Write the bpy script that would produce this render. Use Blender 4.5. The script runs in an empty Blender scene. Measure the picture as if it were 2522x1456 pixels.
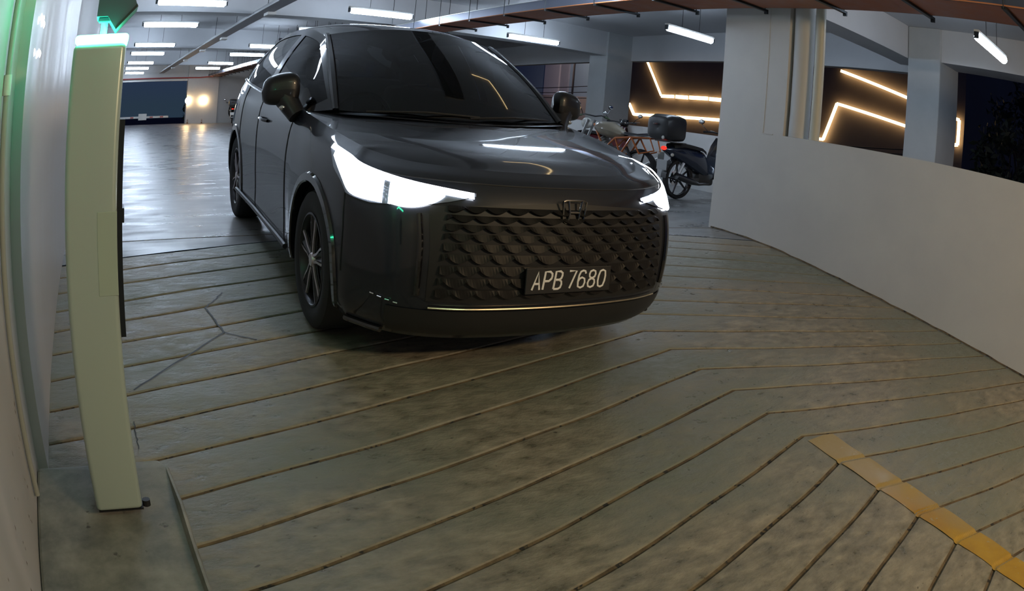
import bpy, bmesh, math, random
from mathutils import Vector, Matrix
random.seed(7)
PI = math.pi
sc = bpy.context.scene
COL = sc.collection

# ------------------------------------------------------------------ camera, sky, exposure
cam = bpy.data.cameras.new('camera')
cam_o = bpy.data.objects.new('camera', cam)
COL.objects.link(cam_o)
sc.camera = cam_o
cam.type = 'PANO'
cam.panorama_type = 'FISHEYE_LENS_POLYNOMIAL'
cam.sensor_width = 36.0
cam.sensor_fit = 'HORIZONTAL'
cam.fisheye_fov = PI
cam.clip_start = 0.05
cam.clip_end = 500
F_PX, K3 = 1850.0, -0.1146318900008159     # r = f (t + k t^3), pixels of the 2522 px wide frame
def fit_poly():
    import numpy as np
    t = np.linspace(0.001, 1.0, 600)
    r = F_PX * (t + K3 * t ** 3) * 36.0 / 2522.0
    A = np.stack([r, r ** 2, r ** 3, r ** 4], 1)
    return np.linalg.lstsq(A, t, rcond=None)[0]
c = fit_poly()
cam.fisheye_polynomial_k0 = 0.0
cam.fisheye_polynomial_k1, cam.fisheye_polynomial_k2, cam.fisheye_polynomial_k3, cam.fisheye_polynomial_k4 = [-float(v) for v in c]
CAM_Z = 0.9346052251508388
CM = ((0.8480106809611876, 0.05774394390525942, -0.5268239951995439),
      (-0.5235287370217703, 0.2458886173843453, -0.8157551405619244),
      (0.08243510470747804, 0.9675765730850873, 0.23874678789208))
cam_o.matrix_world = Matrix.Translation((0, 0, CAM_Z)) @ Matrix(CM).to_4x4()

w = bpy.data.worlds.new('night_sky'); sc.world = w; w.use_nodes = True
nt = w.node_tree; nt.nodes.clear()
wo = nt.nodes.new('ShaderNodeOutputWorld'); bg = nt.nodes.new('ShaderNodeBackground')
tc = nt.nodes.new('ShaderNodeTexCoord'); sx = nt.nodes.new('ShaderNodeSeparateXYZ'); cr = nt.nodes.new('ShaderNodeValToRGB')
nt.links.new(tc.outputs['Generated'], sx.inputs[0]); nt.links.new(sx.outputs['Z'], cr.inputs[0])
nt.links.new(cr.outputs[0], bg.inputs[0]); nt.links.new(bg.outputs[0], wo.inputs[0])
cr.color_ramp.elements[0].position = 0.0; cr.color_ramp.elements[0].color = (0.020, 0.036, 0.058, 1)
cr.color_ramp.elements[1].position = 0.12; cr.color_ramp.elements[1].color = (0.020, 0.027, 0.090, 1)
e3 = cr.color_ramp.elements.new(0.5); e3.color = (0.008, 0.011, 0.038, 1)
bg.inputs[1].default_value = 1.0

sc.view_settings.view_transform = 'Standard'
sc.view_settings.look = 'None'
sc.view_settings.gamma = 1.0
sc.view_settings.use_curve_mapping = False
sc.view_settings.exposure = 0.0
sc.cycles.use_denoising = True
sc.cycles.max_bounces = 8
sc.cycles.sample_clamp_indirect = 6.0

TUBE_E = 52.0          # fluorescent tubes
def area_lamp(name, loc, target, size, power, color):
    l = bpy.data.lights.new(name, 'AREA'); l.shape = 'RECTANGLE'; l.size = size[0]; l.size_y = size[1]
    l.energy = power; l.color = color
    o = bpy.data.objects.new(name, l); COL.objects.link(o); o.location = loc
    d = Vector(target) - Vector(loc); o.rotation_euler = d.to_track_quat('-Z', 'Y').to_euler()
    return o
# warm lamps of the ramp behind the camera (out of the picture)
area_lamp('ramp_lamp_warm', (3.4, -2.7, 2.5), (3.9, 2.4, 0.0), (1.2, 0.2), 125, (1.0, 0.72, 0.42))
area_lamp('ramp_lamp_green', (0.9, -1.2, 2.6), (1.2, 2.0, -0.3), (1.2, 0.2), 12, (0.70, 1.0, 0.68))

# ------------------------------------------------------------------ helpers
def srgb(r, g, b):
    f = lambda v: (v / 255 / 12.92) if v / 255 <= 0.04045 else ((v / 255 + 0.055) / 1.055) ** 2.4
    return (f(r), f(g), f(b), 1)
def mat(name, col, rough=0.5, metal=0.0, coat=0.0, spec=0.5):
    m = bpy.data.materials.new(name); m.use_nodes = True
    b = m.node_tree.nodes['Principled BSDF']
    b.inputs['Base Color'].default_value = col if len(col) == 4 else (*col, 1)
    b.inputs['Roughness'].default_value = rough; b.inputs['Metallic'].default_value = metal
    b.inputs['Coat Weight'].default_value = coat; b.inputs['Coat Roughness'].default_value = 0.04
    b.inputs['Specular IOR Level'].default_value = spec
    return m
def emit(name, col, strength):
    m = bpy.data.materials.new(name); m.use_nodes = True; nt = m.node_tree; nt.nodes.clear()
    e = nt.nodes.new('ShaderNodeEmission'); o = nt.nodes.new('ShaderNodeOutputMaterial')
    e.inputs[0].default_value = (*col[:3], 1); e.inputs[1].default_value = strength
    nt.links.new(e.outputs[0], o.inputs[0]); return m
def noisy(name, c1, c2, scale=4.0, rough=(0.5, 0.7), bump=0.0, detail=6.0, stretch=(1, 1, 1), c3=None, scale3=0.6, spots=None, coat=0.0):
    """two-tone noise, optional broad third tone, optional dark specks"""
    m = bpy.data.materials.new(name); m.use_nodes = True; nt = m.node_tree; N = nt.nodes; L = nt.links
    b = N['Principled BSDF']; b.inputs['Coat Weight'].default_value = coat
    tc = N.new('ShaderNodeTexCoord'); mp = N.new('ShaderNodeMapping'); mp.inputs['Scale'].default_value = stretch
    L.new(tc.outputs['Object'], mp.inputs[0])
    n = N.new('ShaderNodeTexNoise'); n.inputs['Scale'].default_value = scale; n.inputs['Detail'].default_value = detail
    n.inputs['Roughness'].default_value = 0.65
    L.new(mp.outputs[0], n.inputs['Vector'])
    r = N.new('ShaderNodeValToRGB'); r.color_ramp.elements[0].position = 0.32; r.color_ramp.elements[1].position = 0.68
    r.color_ramp.elements[0].color = c1; r.color_ramp.elements[1].color = c2
    L.new(n.outputs['Fac'], r.inputs[0]); out = r.outputs[0]
    if c3 is not None:
        n3 = N.new('ShaderNodeTexNoise'); n3.inputs['Scale'].default_value = scale3; n3.inputs['Detail'].default_value = 3
        L.new(mp.outputs[0], n3.inputs['Vector'])
        r3 = N.new('ShaderNodeValToRGB'); r3.color_ramp.elements[0].position = 0.42; r3.color_ramp.elements[1].position = 0.62
        L.new(n3.outputs['Fac'], r3.inputs[0])
        mx = N.new('ShaderNodeMixRGB'); mx.inputs[2].default_value = c3; L.new(r3.outputs[0], mx.inputs[0]); L.new(out, mx.inputs[1]); out = mx.outputs[0]
    if spots is not None:
        v = N.new('ShaderNodeTexNoise'); v.inputs['Scale'].default_value = spots[0]; v.inputs['Detail'].default_value = 4; L.new(mp.outputs[0], v.inputs['Vector'])
        rv = N.new('ShaderNodeValToRGB'); rv.color_ramp.elements[0].position = spots[1]; rv.color_ramp.elements[1].position = spots[1] + 0.06
        L.new(v.outputs['Fac'], rv.inputs[0])
        mx = N.new('ShaderNodeMixRGB'); mx.inputs[2].default_value = spots[2]; L.new(rv.outputs[0], mx.inputs[0]); L.new(out, mx.inputs[1]); out = mx.outputs[0]
    L.new(out, b.inputs['Base Color'])
    mr = N.new('ShaderNodeMapRange'); mr.inputs['From Min'].default_value = 0.35; mr.inputs['From Max'].default_value = 0.65
    mr.inputs['To Min'].default_value = rough[0]; mr.inputs['To Max'].default_value = rough[1]
    L.new(n.outputs['Fac'], mr.inputs['Value']); L.new(mr.outputs[0], b.inputs['Roughness'])
    if bump:
        bp = N.new('ShaderNodeBump'); bp.inputs['Strength'].default_value = bump; bp.inputs['Distance'].default_value = 0.02
        L.new(n.outputs['Fac'], bp.inputs['Height']); L.new(bp.outputs[0], b.inputs['Normal'])
    return m
def glass(name, tint, ior=1.5, rough=0.0):
    m = bpy.data.materials.new(name); m.use_nodes = True; nt = m.node_tree; N = nt.nodes; L = nt.links; N.clear()
    o = N.new('ShaderNodeOutputMaterial'); mx = N.new('ShaderNodeMixShader'); fr = N.new('ShaderNodeFresnel'); fr.inputs[0].default_value = ior
    t = N.new('ShaderNodeBsdfTransparent'); t.inputs[0].default_value = (*tint, 1)
    g = N.new('ShaderNodeBsdfGlossy'); g.inputs['Roughness'].default_value = rough
    L.new(fr.outputs[0], mx.inputs[0]); L.new(t.outputs[0], mx.inputs[1]); L.new(g.outputs[0], mx.inputs[2]); L.new(mx.outputs[0], o.inputs[0])
    return m

class MB:
    """collects primitive shapes into one mesh"""
    def __init__(s): s.v = []; s.f = []
    def add(s, vs, fs):
        n = len(s.v); s.v += [Vector(p) for p in vs]; s.f += [[i + n for i in f] for f in fs]; return s
    def box(s, a, b, M=None):
        x0, y0, z0 = a; x1, y1, z1 = b
        vs = [Vector(p) for p in ((x0, y0, z0), (x1, y0, z0), (x1, y1, z0), (x0, y1, z0), (x0, y0, z1), (x1, y0, z1), (x1, y1, z1), (x0, y1, z1))]
        if M: vs = [M @ p for p in vs]
        return s.add(vs, [(0, 3, 2, 1), (4, 5, 6, 7), (0, 1, 5, 4), (1, 2, 6, 5), (2, 3, 7, 6), (3, 0, 4, 7)])
    def rbox(s, a, b, r=0.01, M=None, seg=2):
        bm = bmesh.new(); bmesh.ops.create_cube(bm, size=1)
        for v in bm.verts: v.co = Vector([(a[i] + b[i]) / 2 + v.co[i] * (b[i] - a[i]) for i in range(3)])
        bmesh.ops.bevel(bm, geom=list(bm.edges), offset=r, segments=seg, profile=0.5, affect='EDGES')
        if M: bmesh.ops.transform(bm, matrix=M, verts=bm.verts)
        bm.verts.index_update()
        s.add([v.co.copy() for v in bm.verts], [[v.index for v in f.verts] for f in bm.faces]); bm.free(); return s
    def tube(s, pts, r, n=8, caps=True):
        pts = [Vector(p) for p in pts]; m = len(pts); R = r if isinstance(r, (list, tuple)) else [r] * m
        rings = []; up = Vector((0, 0, 1)); prev = None
        for i, p in enumerate(pts):
            d = (pts[min(i + 1, m - 1)] - pts[max(i - 1, 0)]).normalized()
            if prev is None:
                a = d.cross(up if abs(d.z) < 0.95 else Vector((1, 0, 0))).normalized()
            else:
                a = (prev - d * prev.dot(d)).normalized()
            prev = a; b = d.cross(a)
            rings.append([p + (a * math.cos(2 * PI * k / n) + b * math.sin(2 * PI * k / n)) * R[i] for k in range(n)])
        vs = [q for rg in rings for q in rg]; fs = []
        for i in range(m - 1):
            for k in range(n):
                fs.append((i * n + k, i * n + (k + 1) % n, (i + 1) * n + (k + 1) % n, (i + 1) * n + k))
        if caps: fs += [tuple(range(n))[::-1], tuple((m - 1) * n + k for k in range(n))]
        return s.add(vs, fs)
    def cyl(s, p, q, r, n=16, r2=None): return s.tube([p, q], [r, r if r2 is None else r2], n)
    def lathe(s, prof, origin, axis='Y', n=32, closed=False):
        """prof: (radius, along) pairs"""
        vs = []; m = len(prof)
        for r, h in prof:
            for k in range(n):
                a = 2 * PI * k / n; ca, sa = r * math.cos(a), r * math.sin(a)
                p = {'Y': (ca, h, sa), 'Z': (ca, sa, h), 'X': (h, ca, sa)}[axis]
                vs.append(Vector(p) + Vector(origin))
        fs = []
        for i in range(m if closed else m - 1):
            j = (i + 1) % m
            for k in range(n):
                fs.append((i * n + k, i * n + (k + 1) % n, j * n + (k + 1) % n, j * n + k))
        return s.add(vs, fs)
    def sphere(s, c, r, n=12, M=None):
        bm = bmesh.new(); bmesh.ops.create_uvsphere(bm, u_segments=n, v_segments=max(6, n // 2 + 2), radius=1)
        rr = r if isinstance(r, (list, tuple)) else (r, r, r)
        for v in bm.verts:
            v.co = Vector((v.co.x * rr[0], v.co.y * rr[1], v.co.z * rr[2]))
            if M: v.co = M @ v.co
            v.co += Vector(c)
        bm.verts.index_update()
        s.add([v.co.copy() for v in bm.verts], [[v.index for v in f.verts] for f in bm.faces]); bm.free(); return s
    def prism(s, poly, h0, h1, axis='Z'):
        n = len(poly)
        def P(a, b, h): return {'Z': (a, b, h), 'Y': (a, h, b), 'X': (h, a, b)}[axis]
        vs = [P(a, b, h0) for a, b in poly] + [P(a, b, h1) for a, b in poly]
        fs = [tuple(range(n))[::-1], tuple(range(n, 2 * n))] + [(i, (i + 1) % n, n + (i + 1) % n, n + i) for i in range(n)]
        return s.add(vs, fs)
    def grid(s, P):
        """P[i][j] points"""
        m, n = len(P), len(P[0])
        return s.add([q for row in P for q in row], [(i * n + j, i * n + j + 1, (i + 1) * n + j + 1, (i + 1) * n + j) for i in range(m - 1) for j in range(n - 1)])
    def build(s, name, m, parent=None, smooth=False, fix=True):
        me = bpy.data.meshes.new(name); me.from_pydata([tuple(p) for p in s.v], [], s.f); me.update()
        if fix:
            bm = bmesh.new(); bm.from_mesh(me); bmesh.ops.recalc_face_normals(bm, faces=bm.faces); bm.to_mesh(me); bm.free()
        if m: me.materials.append(m)
        if smooth:
            me.polygons.foreach_set('use_smooth', [True] * len(me.polygons))
            me.set_sharp_from_angle(angle=math.radians(38))
        o = bpy.data.objects.new(name, me); COL.objects.link(o)
        if parent: o.parent = parent
        return o
def tag(o, label, cat, group=None, kind=None):
    if label: o['label'] = label
    if cat: o['category'] = cat
    if group: o['group'] = group
    if kind: o['kind'] = kind
    return o
def empty(name, loc=(0, 0, 0), label=None, cat=None, group=None, rz=0):
    o = bpy.data.objects.new(name, None); COL.objects.link(o); o.location = loc; o.rotation_euler.z = rz
    o.empty_display_size = 0.1
    return tag(o, label, cat, group)
def struct(o, label=None, cat=None):
    o['kind'] = 'structure'
    if label: o['label'] = label
    if cat: o['category'] = cat
    return o
def copy_tree(o, parent=None):
    c = o.copy(); COL.objects.link(c); c.parent = parent
    for ch in list(o.children): copy_tree(ch, c)
    return c

# ------------------------------------------------------------------ materials
M = {}
M['white_wall'] = noisy('white_wall', (0.50, 0.50, 0.50, 1), (0.56, 0.56, 0.55, 1), 1.3, (0.55, 0.7), 0.04, spots=(2.2, 0.74, (0.36, 0.36, 0.36, 1)))
M['left_wall'] = noisy('left_wall', (0.46, 0.45, 0.44, 1), (0.54, 0.52, 0.51, 1), 1.0, (0.35, 0.5), 0.05, stretch=(1, 6, 0.7), spots=(9, 0.76, (0.10, 0.09, 0.08, 1)))
M['ceiling'] = noisy('ceiling_paint', (0.52, 0.53, 0.55, 1), (0.58, 0.59, 0.61, 1), 0.7, (0.6, 0.8))
M['column'] = noisy('column_paint', (0.40, 0.42, 0.43, 1), (0.46, 0.48, 0.49, 1), 1.5, (0.6, 0.8))
M['ramp'] = noisy('ramp_concrete', (0.125, 0.118, 0.09, 1), (0.34, 0.31, 0.245, 1), 11.0, (0.27, 0.60), 0.5, detail=14.0, stretch=(0.8, 1.7, 1), c3=(0.18, 0.197, 0.163, 1), scale3=0.7, spots=(34, 0.69, (0.07, 0.06, 0.05, 1)))
M['groove'] = noisy('groove_dirt', (0.05, 0.034, 0.02, 1), (0.18, 0.135, 0.08, 1), 11.0, (0.8, 0.95), 0.3, spots=(24, 0.58, (0.02, 0.02, 0.02, 1)))
M['level'] = noisy('level_concrete', (0.12, 0.12, 0.12, 1), (0.235, 0.235, 0.23, 1), 2.2, (0.24, 0.45), 0.10, stretch=(0.7, 1.8, 1), c3=(0.18, 0.18, 0.175, 1), scale3=0.35)
M['plinth'] = noisy('plinth_concrete', (0.11, 0.12, 0.105, 1), (0.30, 0.30, 0.265, 1), 6.5, (0.45, 0.7), 0.2, detail=12.0, spots=(16, 0.68, (0.06, 0.06, 0.055, 1)))
M['yellow'] = noisy('worn_yellow_paint', (0.32, 0.18, 0.012, 1), (0.43, 0.27, 0.03, 1), 5.0, (0.4, 0.6), 0.15, c3=(0.33, 0.25, 0.10, 1), scale3=1.6, spots=(34, 0.66, (0.34, 0.29, 0.17, 1)))
M['post'] = mat('post_paint', (0.41, 0.49, 0.45), 0.32, 0.1, 0.2)
M['dark_metal'] = mat('dark_metal', (0.03, 0.035, 0.04), 0.4, 0.6)
M['teal_box'] = mat('display_housing', (0.07, 0.10, 0.13), 0.4, 0.2)
M['pale_plastic'] = mat('pale_plastic', (0.62, 0.62, 0.60), 0.4)
M['cream'] = mat('cream_pipe', (0.50, 0.49, 0.42), 0.45)
M['grey_pipe'] = mat('grey_trunking', (0.30, 0.30, 0.32), 0.5)
M['tray'] = noisy('orange_tray', (0.33, 0.105, 0.045, 1), (0.42, 0.14, 0.06, 1), 5, (0.35, 0.5))
M['black'] = mat('matt_black', (0.012, 0.012, 0.014), 0.55)
M['tube'] = emit('fluorescent_tube', (0.68, 0.82, 1.0), TUBE_E)
M['warm_led'] = emit('warm_led_strip', (1.0, 0.66, 0.30), 9.0)
M['sconce'] = emit('sconce_glow', (1.0, 0.68, 0.34), 60.0)
M['green_led'] = emit('green_led', (0.05, 1.0, 0.48), 30.0)
M['led_dot'] = emit('white_led', (0.80, 0.86, 1.0), 12.0)
M['lens_clear'] = mat('clear_ribbed_lens', (0.22, 0.25, 0.38), 0.10, 0.7)

# ------------------------------------------------------------------ ground
SL = 0.13221
def zr(y):
    if y >= 5.16: return 0.0
    if y > 4.10: return -0.0624 * (5.16 - y) ** 2
    return -0.0701 - SL * (4.10 - y)
AX = 2.86
def chev(x, ya): return ya - 0.221 * (AX - x) if x < AX else ya - 0.239 * (x - AX)
def wob(x, k): return 0.004 * math.sin(3.1 * x + 1.7 * k) + 0.003 * math.sin(7.3 * x + 0.9 * k)
K0, K1, SP = -11, 13, 0.2505
def gy(x, k, t): return chev(x, 1.773 + SP * k) + wob(x, k) + t
XS = [-0.36 + i * (AX + 0.36) / 26 for i in range(27)] + [AX + i * (5.76 - AX) / 24 for i in range(1, 25)]
ramp_root = empty('floor'); struct(ramp_root, 'sloping concrete ramp with chevron grooves under and in front of the car')
strip_n = 0
for k in range(K0, K1 + 1):
    lo, hi = 0.0095, SP - 0.0085
    g = MB(); rows = []
    for t, dz in ((lo, -0.0075), (lo + 0.004, -0.0012), (lo + 0.012, 0.0), (0.09, 0.0), (0.17, 0.0), (hi - 0.012, 0.0), (hi - 0.003, -0.0012), (hi, -0.0075)):
        row = []
        for x in XS:
            y = gy(x, k, 0) + (gy(x, k + 1, 0) - gy(x, k, 0)) * (t / SP)
            row.append((x, y, zr(y) + dz + 0.0012 * math.sin(5 * x + 11 * y)))
        rows.append(row)
    g.grid(rows); o = g.build('ramp_strip', M['ramp'], ramp_root, smooth=True, fix=False)
g = MB()
for k in range(K0, K1 + 2):
    rows = []
    for t, dz in ((-0.012, -0.0060), (-0.004, -0.0105), (0.004, -0.0105), (0.013, -0.0060)):
        rows.append([(x, gy(x, k, t), zr(gy(x, k, t)) + dz) for x in XS])
    g.grid(rows)
g.build('groove_bed', M['groove'], ramp_root, smooth=True, fix=False)
# a long crack and its branches: narrow, slightly proud dark filling lines lying in the concrete
def crack(pts, wd, name='crack'):
    g = MB(); n = []
    P = []
    for a, b in zip(pts, pts[1:]):
        for i in range(12): P.append((a[0] + (b[0] - a[0]) * i / 12, a[1] + (b[1] - a[1]) * i / 12))
    P.append(pts[-1])
    rows = []
    for i, (x, y) in enumerate(P):
        a, b = P[max(i - 1, 0)], P[min(i + 1, len(P) - 1)]
        d = Vector((b[0] - a[0], b[1] - a[1])).normalized(); nx, ny = -d.y, d.x
        j = random.uniform(-0.004, 0.004)
        w2 = wd * random.uniform(0.35, 0.6)
        rows.append([(x + nx * (s * w2 + j), y + ny * (s * w2 + j), zr(y + ny * s * w2) + 0.003) for s in (-1, 1)])
    g.grid(rows); g.build(name, M['black'], ramp_root, fix=False)

# level slab behind the ramp
level = MB(); rows = []
for i in range(9):
    f = i / 8; rows.append([(x, chev(x, 1.773 + SP * (K1 + 1)) * (1 - f) + 5.35 * f + (0.012 * (1 - f)), 0) for x in XS])
rows = [[(x, y, zr(y)) for x, y, _ in r] for r in rows]
level.grid(rows)
level.box((-9, 5.35, -0.3), (12.6, 36.5, 0.0)); level.box((5.76, -3, -0.3), (12.6, 5.35, 0.0))
fl = level.build('floor', M['level'], None, fix=False)
fl['kind'] = 'structure'; fl['label'] = 'polished grey concrete parking level behind the ramp'
j = MB().box((-0.34, 5.145, -0.001), (5.7, 5.16, 0.0015)); o = j.build('floor_joint', M['groove'], fl)
# yellow centre line following strips and grooves
g = MB(); rows = []
ys = []
y = -0.9
while y < 1.73: ys.append(y); y += 0.006
def hprof(x, y):
    v = (y - chev(x, 1.773)) / SP; k = math.floor(v); t = (v - k) * SP
    d = min(t, SP - t)
    return -0.0085 if d < 0.006 else (-0.0085 + 0.0085 * (d - 0.006) / 0.012 if d < 0.018 else 0.0)
xs = [2.835 + i * 0.02 for i in range(11)]
for y in ys:
    rows.append([(x + 0.004 * math.sin(23 * y), y, zr(y) + hprof(x, y) + 0.0035) for x in xs])
g.grid(rows); o = g.build('road_line', M['yellow'], None, fix=False)
tag(o, 'worn yellow painted line running down the middle of the grooved ramp', 'road marking')
ground = MB().box((-40, 37.6, -1.2), (70, 90, -0.62)).box((12.7, -40, -3.2), (90, 37.6, -3.0))
struct(ground.build('ground', noisy('asphalt', (0.02, 0.02, 0.022, 1), (0.035, 0.035, 0.035, 1), 3, (0.7, 0.9)), None), 'dark asphalt outside the car park')
dr = MB().add([(-9, 36.5, 0), (12.6, 36.5, 0), (12.6, 37.6, -0.62), (-9, 37.6, -0.62)], [(0, 1, 2, 3)])
struct(dr.build('ramp_exit', M['ramp'], None, fix=False), 'short slope going down outside the far opening')

# ------------------------------------------------------------------ building shell
def sbox(name, a, b, m, label=None, parent=None, r=None):
    g = MB(); (g.rbox(a, b, r) if r else g.box(a, b)); o = g.build(name, m, parent)
    if parent is None: struct(o, label)
    return o
sbox('ceiling', (-9, -3, 3.1), (12.6, 37, 3.3), M['ceiling'], 'pale painted concrete ceiling slab')
# left wall: near part, then the face that stands 4 cm proud, then the far part
sbox('wall_left', (-3, -3, -1.2), (-0.365, 2.40, 3.1), M['left_wall'], 'near left wall beside the pale post')
sbox('wall_left_pier', (-3, 2.40, -1.0), (-0.325, 5.20, 3.1), M['left_wall'], 'left wall pier behind the pale post')
sbox('wall_left_far', (-3, 5.20, -0.5), (-0.35, 36.3, 3.1), M['white_wall'], 'white left wall running back to the far opening')
# right parapet with its full-height pillar
wr = MB().box((5.72, -3, -1.3), (5.92, 5.232, 1.05))
wro = wr.build('wall_right', M['white_wall'], None); struct(wro, 'white parapet wall along the right side of the ramp')
pil = MB().box((5.72, 4.628, 1.05), (5.92, 5.232, 3.1)); pil.build('pillar', M['white_wall'], wro)
rec = MB().box((5.725, 4.375, 1.05), (5.92, 4.628, 3.1)); rec.build('pipe_chase', M['white_wall'], wro)
bj = MB(); bj.grid([[(x_, y_ / 10, zr(y_ / 10) + 0.004 * abs(math.sin(y_ * 1.3)) + dz) for x_, dz in ((5.712, .001), (5.718, .004), (5.7195, .008 + .006 * abs(math.sin(y_ * .77))))] for y_ in range(-28, 53)]); bj.build('base_joint', M['groove'], wro, fix=False)
lg = MB().box((5.716, 4.50, 1.043), (5.75, 4.64, 1.052)); lg.build('ledge', M['left_wall'], wro)
dp = MB().tube([(5.835, 4.265, 1.052), (5.835, 4.265, 3.098)], 0.104, 28)
tag(dp.build('drain_pipe', M['white_wall'], None, smooth=True), 'thick white downpipe close against the pillar on the right wall', 'pipe')
cp = MB().tube([(5.80, 4.045, 1.052), (5.80, 4.045, 3.098)], 0.052, 20)
tag(cp.build('drain_pipe', M['cream'], None, smooth=True), 'slim cream downpipe standing free beside the white one', 'pipe')

def beam(name, pts, wd, z0, z1, m, label):
    g = MB()
    for (x0, y0), (x1, y1) in zip(pts, pts[1:]):
        d = Vector((x1 - x0, y1 - y0, 0)).normalized(); n = Vector((-d.y, d.x, 0)) * wd
        g.add([(x0, y0, z0), (x1, y1, z0), (x1 + n.x, y1 + n.y, z0), (x0 + n.x, y0 + n.y, z0),
               (x0, y0, z1), (x1, y1, z1), (x1 + n.x, y1 + n.y, z1), (x0 + n.x, y0 + n.y, z1)],
              [(0, 3, 2, 1), (4, 5, 6, 7), (0, 1, 5, 4), (1, 2, 6, 5), (2, 3, 7, 6), (3, 0, 4, 7)])
    return struct(g.build(name, m, None), label)
beam('beam', [(-9, 11.4), (0.24, 12.3), (5.15, 12.93), (10.6, 13.35)], 0.45, 2.53, 3.1, M['ceiling'], 'first ceiling beam crossing above the car roof')
beam('beam', [(-9, 17.8), (0.40, 20.1), (4.7, 21.2), (11.5, 22.6)], 0.45, 2.53, 3.1, M['ceiling'], 'second ceiling beam further back')
beam('beam', [(-9, 25.6), (2.04, 29.1), (11.9, 32.3)], 0.45, 2.53, 3.1, M['ceiling'], 'third ceiling beam near the far opening')
beam('beam', [(5.92, 5.05), (9.70, 5.05)], 0.50, 2.60, 3.1, M['ceiling'], 'near ceiling beam right of the pillar')
beam('beam', [(10.35, -3), (10.35, 5.55)], 0.65, 2.60, 3.1, M['ceiling'], 'edge beam at the upper right over the parapet')
def col(x0, y0, x1, y1, label):
    return struct(MB().rbox((x0, y0, -0.1), (x1, y1, 3.1), 0.012).build('column', M['column'], None), label)
col(10.60, 13.3, 11.37, 13.96, 'grey square column left of the pale pillar')
col(9.65, 4.46, 10.41, 5.04, 'grey square column in the right opening')
def outer(y, o=0): return 9.855 + 0.11 * y + o
def strip(name, y0, y1, z0, z1, off, th, m, label):
    return beam(name, [(outer(y1, off), y1), (outer(y0, off), y0)], th, z0, z1, m, label)
strip('beam', 4.9, 36.5, 2.50, 3.1, 0, 0.2, M['ceiling'], 'pale edge beam above the outer openings')
struct(MB().box((9.25, -3, 0), (9.40, 36.5, 0.965)).build('wall_outer', M['white_wall'], None), 'low white outer parapet behind the motorbikes')

# far wall with its opening
far = MB().box((4.0, 36.3, 0), (5.62, 36.8, 3.1))
fo = struct(far.build('wall_back', M['white_wall'], None), 'far wall pier lit warm by two wall lamps')
MB().box((5.62, 36.5, 0), (12.6, 36.8, 3.1)).build('back_panel', M['white_wall'], fo)
MB().box((-9, 36.5, 2.12), (4.0, 36.8, 3.1)).build('lintel', M['white_wall'], fo)
MB().box((-9, 36.46, 2.12), (4.0, 36.50, 2.20)).build('lintel_trim', M['pale_plastic'], fo)
MB().tube([(-9, 36.40, 2.26), (4.6, 36.22, 2.26), (5.2, 35.6, 2.30)], 0.03, 8).build('sprinkler_pipe', mat('red_pipe', (0.30, 0.05, 0.05), 0.5), fo)

# ------------------------------------------------------------------ cable tray, trunking
t = empty('cable_tray', (5.3, 0, 2.3), 'orange-brown cable tray on brackets running the length of the ceiling', 'cable tray')
def rel(g, name, m, par, loc, **kw):
    g.v = [v - Vector(loc) for v in g.v]; return g.build(name, m, par, **kw)
TL = (5.3, 0, 2.3)
rel(MB().box((5.02, -3, 2.30), (5.57, 36.2, 2.305)), 'tray_base', M['tray'], t, TL)
rel(MB().box((5.015, -3, 2.30), (5.022, 36.2, 2.425)).box((5.568, -3, 2.30), (5.575, 36.2, 2.40)), 'tray_side', mat('shaded_side', (0.10, 0.11, 0.15), 0.4, 0.5), t, TL)  # shade on the tray sides put into their dark colour
rel(MB().box((5.005, -3, 2.425), (5.035, 36.2, 2.432)), 'tray_lip', mat('bright_lip', (0.6, 0.6, 0.55), 0.3, 0.8), t, TL)
rel(MB().tube([(5.008, -3, 2.307), (5.008, 36.2, 2.307)], 0.007, 6), 'tray_edge', mat('orange_edge', (0.60, 0.22, 0.08), 0.3), t, TL)
br0 = rel(MB().box((5.0, 1.70, 2.278), (5.66, 1.74, 2.300)).box((5.64, 1.70, 2.255), (5.66, 1.74, 2.300)), 'bracket', M['dark_metal'], t, TL)
rod0 = rel(MB().tube([(4.99, 1.72, 2.28), (4.99, 1.72, 3.1)], 0.005, 6), 'hanger_rod', M['dark_metal'], t, TL)
rod1 = rel(MB().tube([(5.63, 1.72, 2.28), (5.63, 1.72, 3.1)], 0.005, 6), 'hanger_rod', M['dark_metal'], t, TL)
for k in range(1, 36):
    for src in (br0, rod0, rod1):
        q = src.copy(); COL.objects.link(q); q.parent = t; q.location.y = k * 0.97
for i in range(5): rel(MB().tube([(5.10 + 0.09 * i, -3, 2.318 + 0.004 * (i % 2)), (5.10 + 0.09 * i, 36.2, 2.318 + 0.004 * (i % 2))], 0.014, 6), 'cable', M['black'], t, TL)
tr = empty('duct', (2.57, 20, 2.5), 'long flat grey trunking running diagonally across the ceiling to the back', 'trunking')
rel(MB().rbox((2.44, 4, 2.50), (2.70, 36.4, 2.56), 0.01), 'duct_body', M['grey_pipe'], tr, (2.57, 20, 2.5))
for yy in (12.0, 16.9, 20.8, 25.4, 30.5):
    rel(MB().rbox((2.58, yy, 2.45), (2.73, yy + 0.32, 2.565), 0.008), 'duct_coupling', M['pale_plastic'], tr, (2.57, 20, 2.5))
for yy in range(6, 36, 3): rel(MB().tube([(2.57, yy, 2.56), (2.57, yy, 3.1)], 0.006, 6), 'hanger_rod', M['dark_metal'], tr, (2.57, 20, 2.5))

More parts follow.
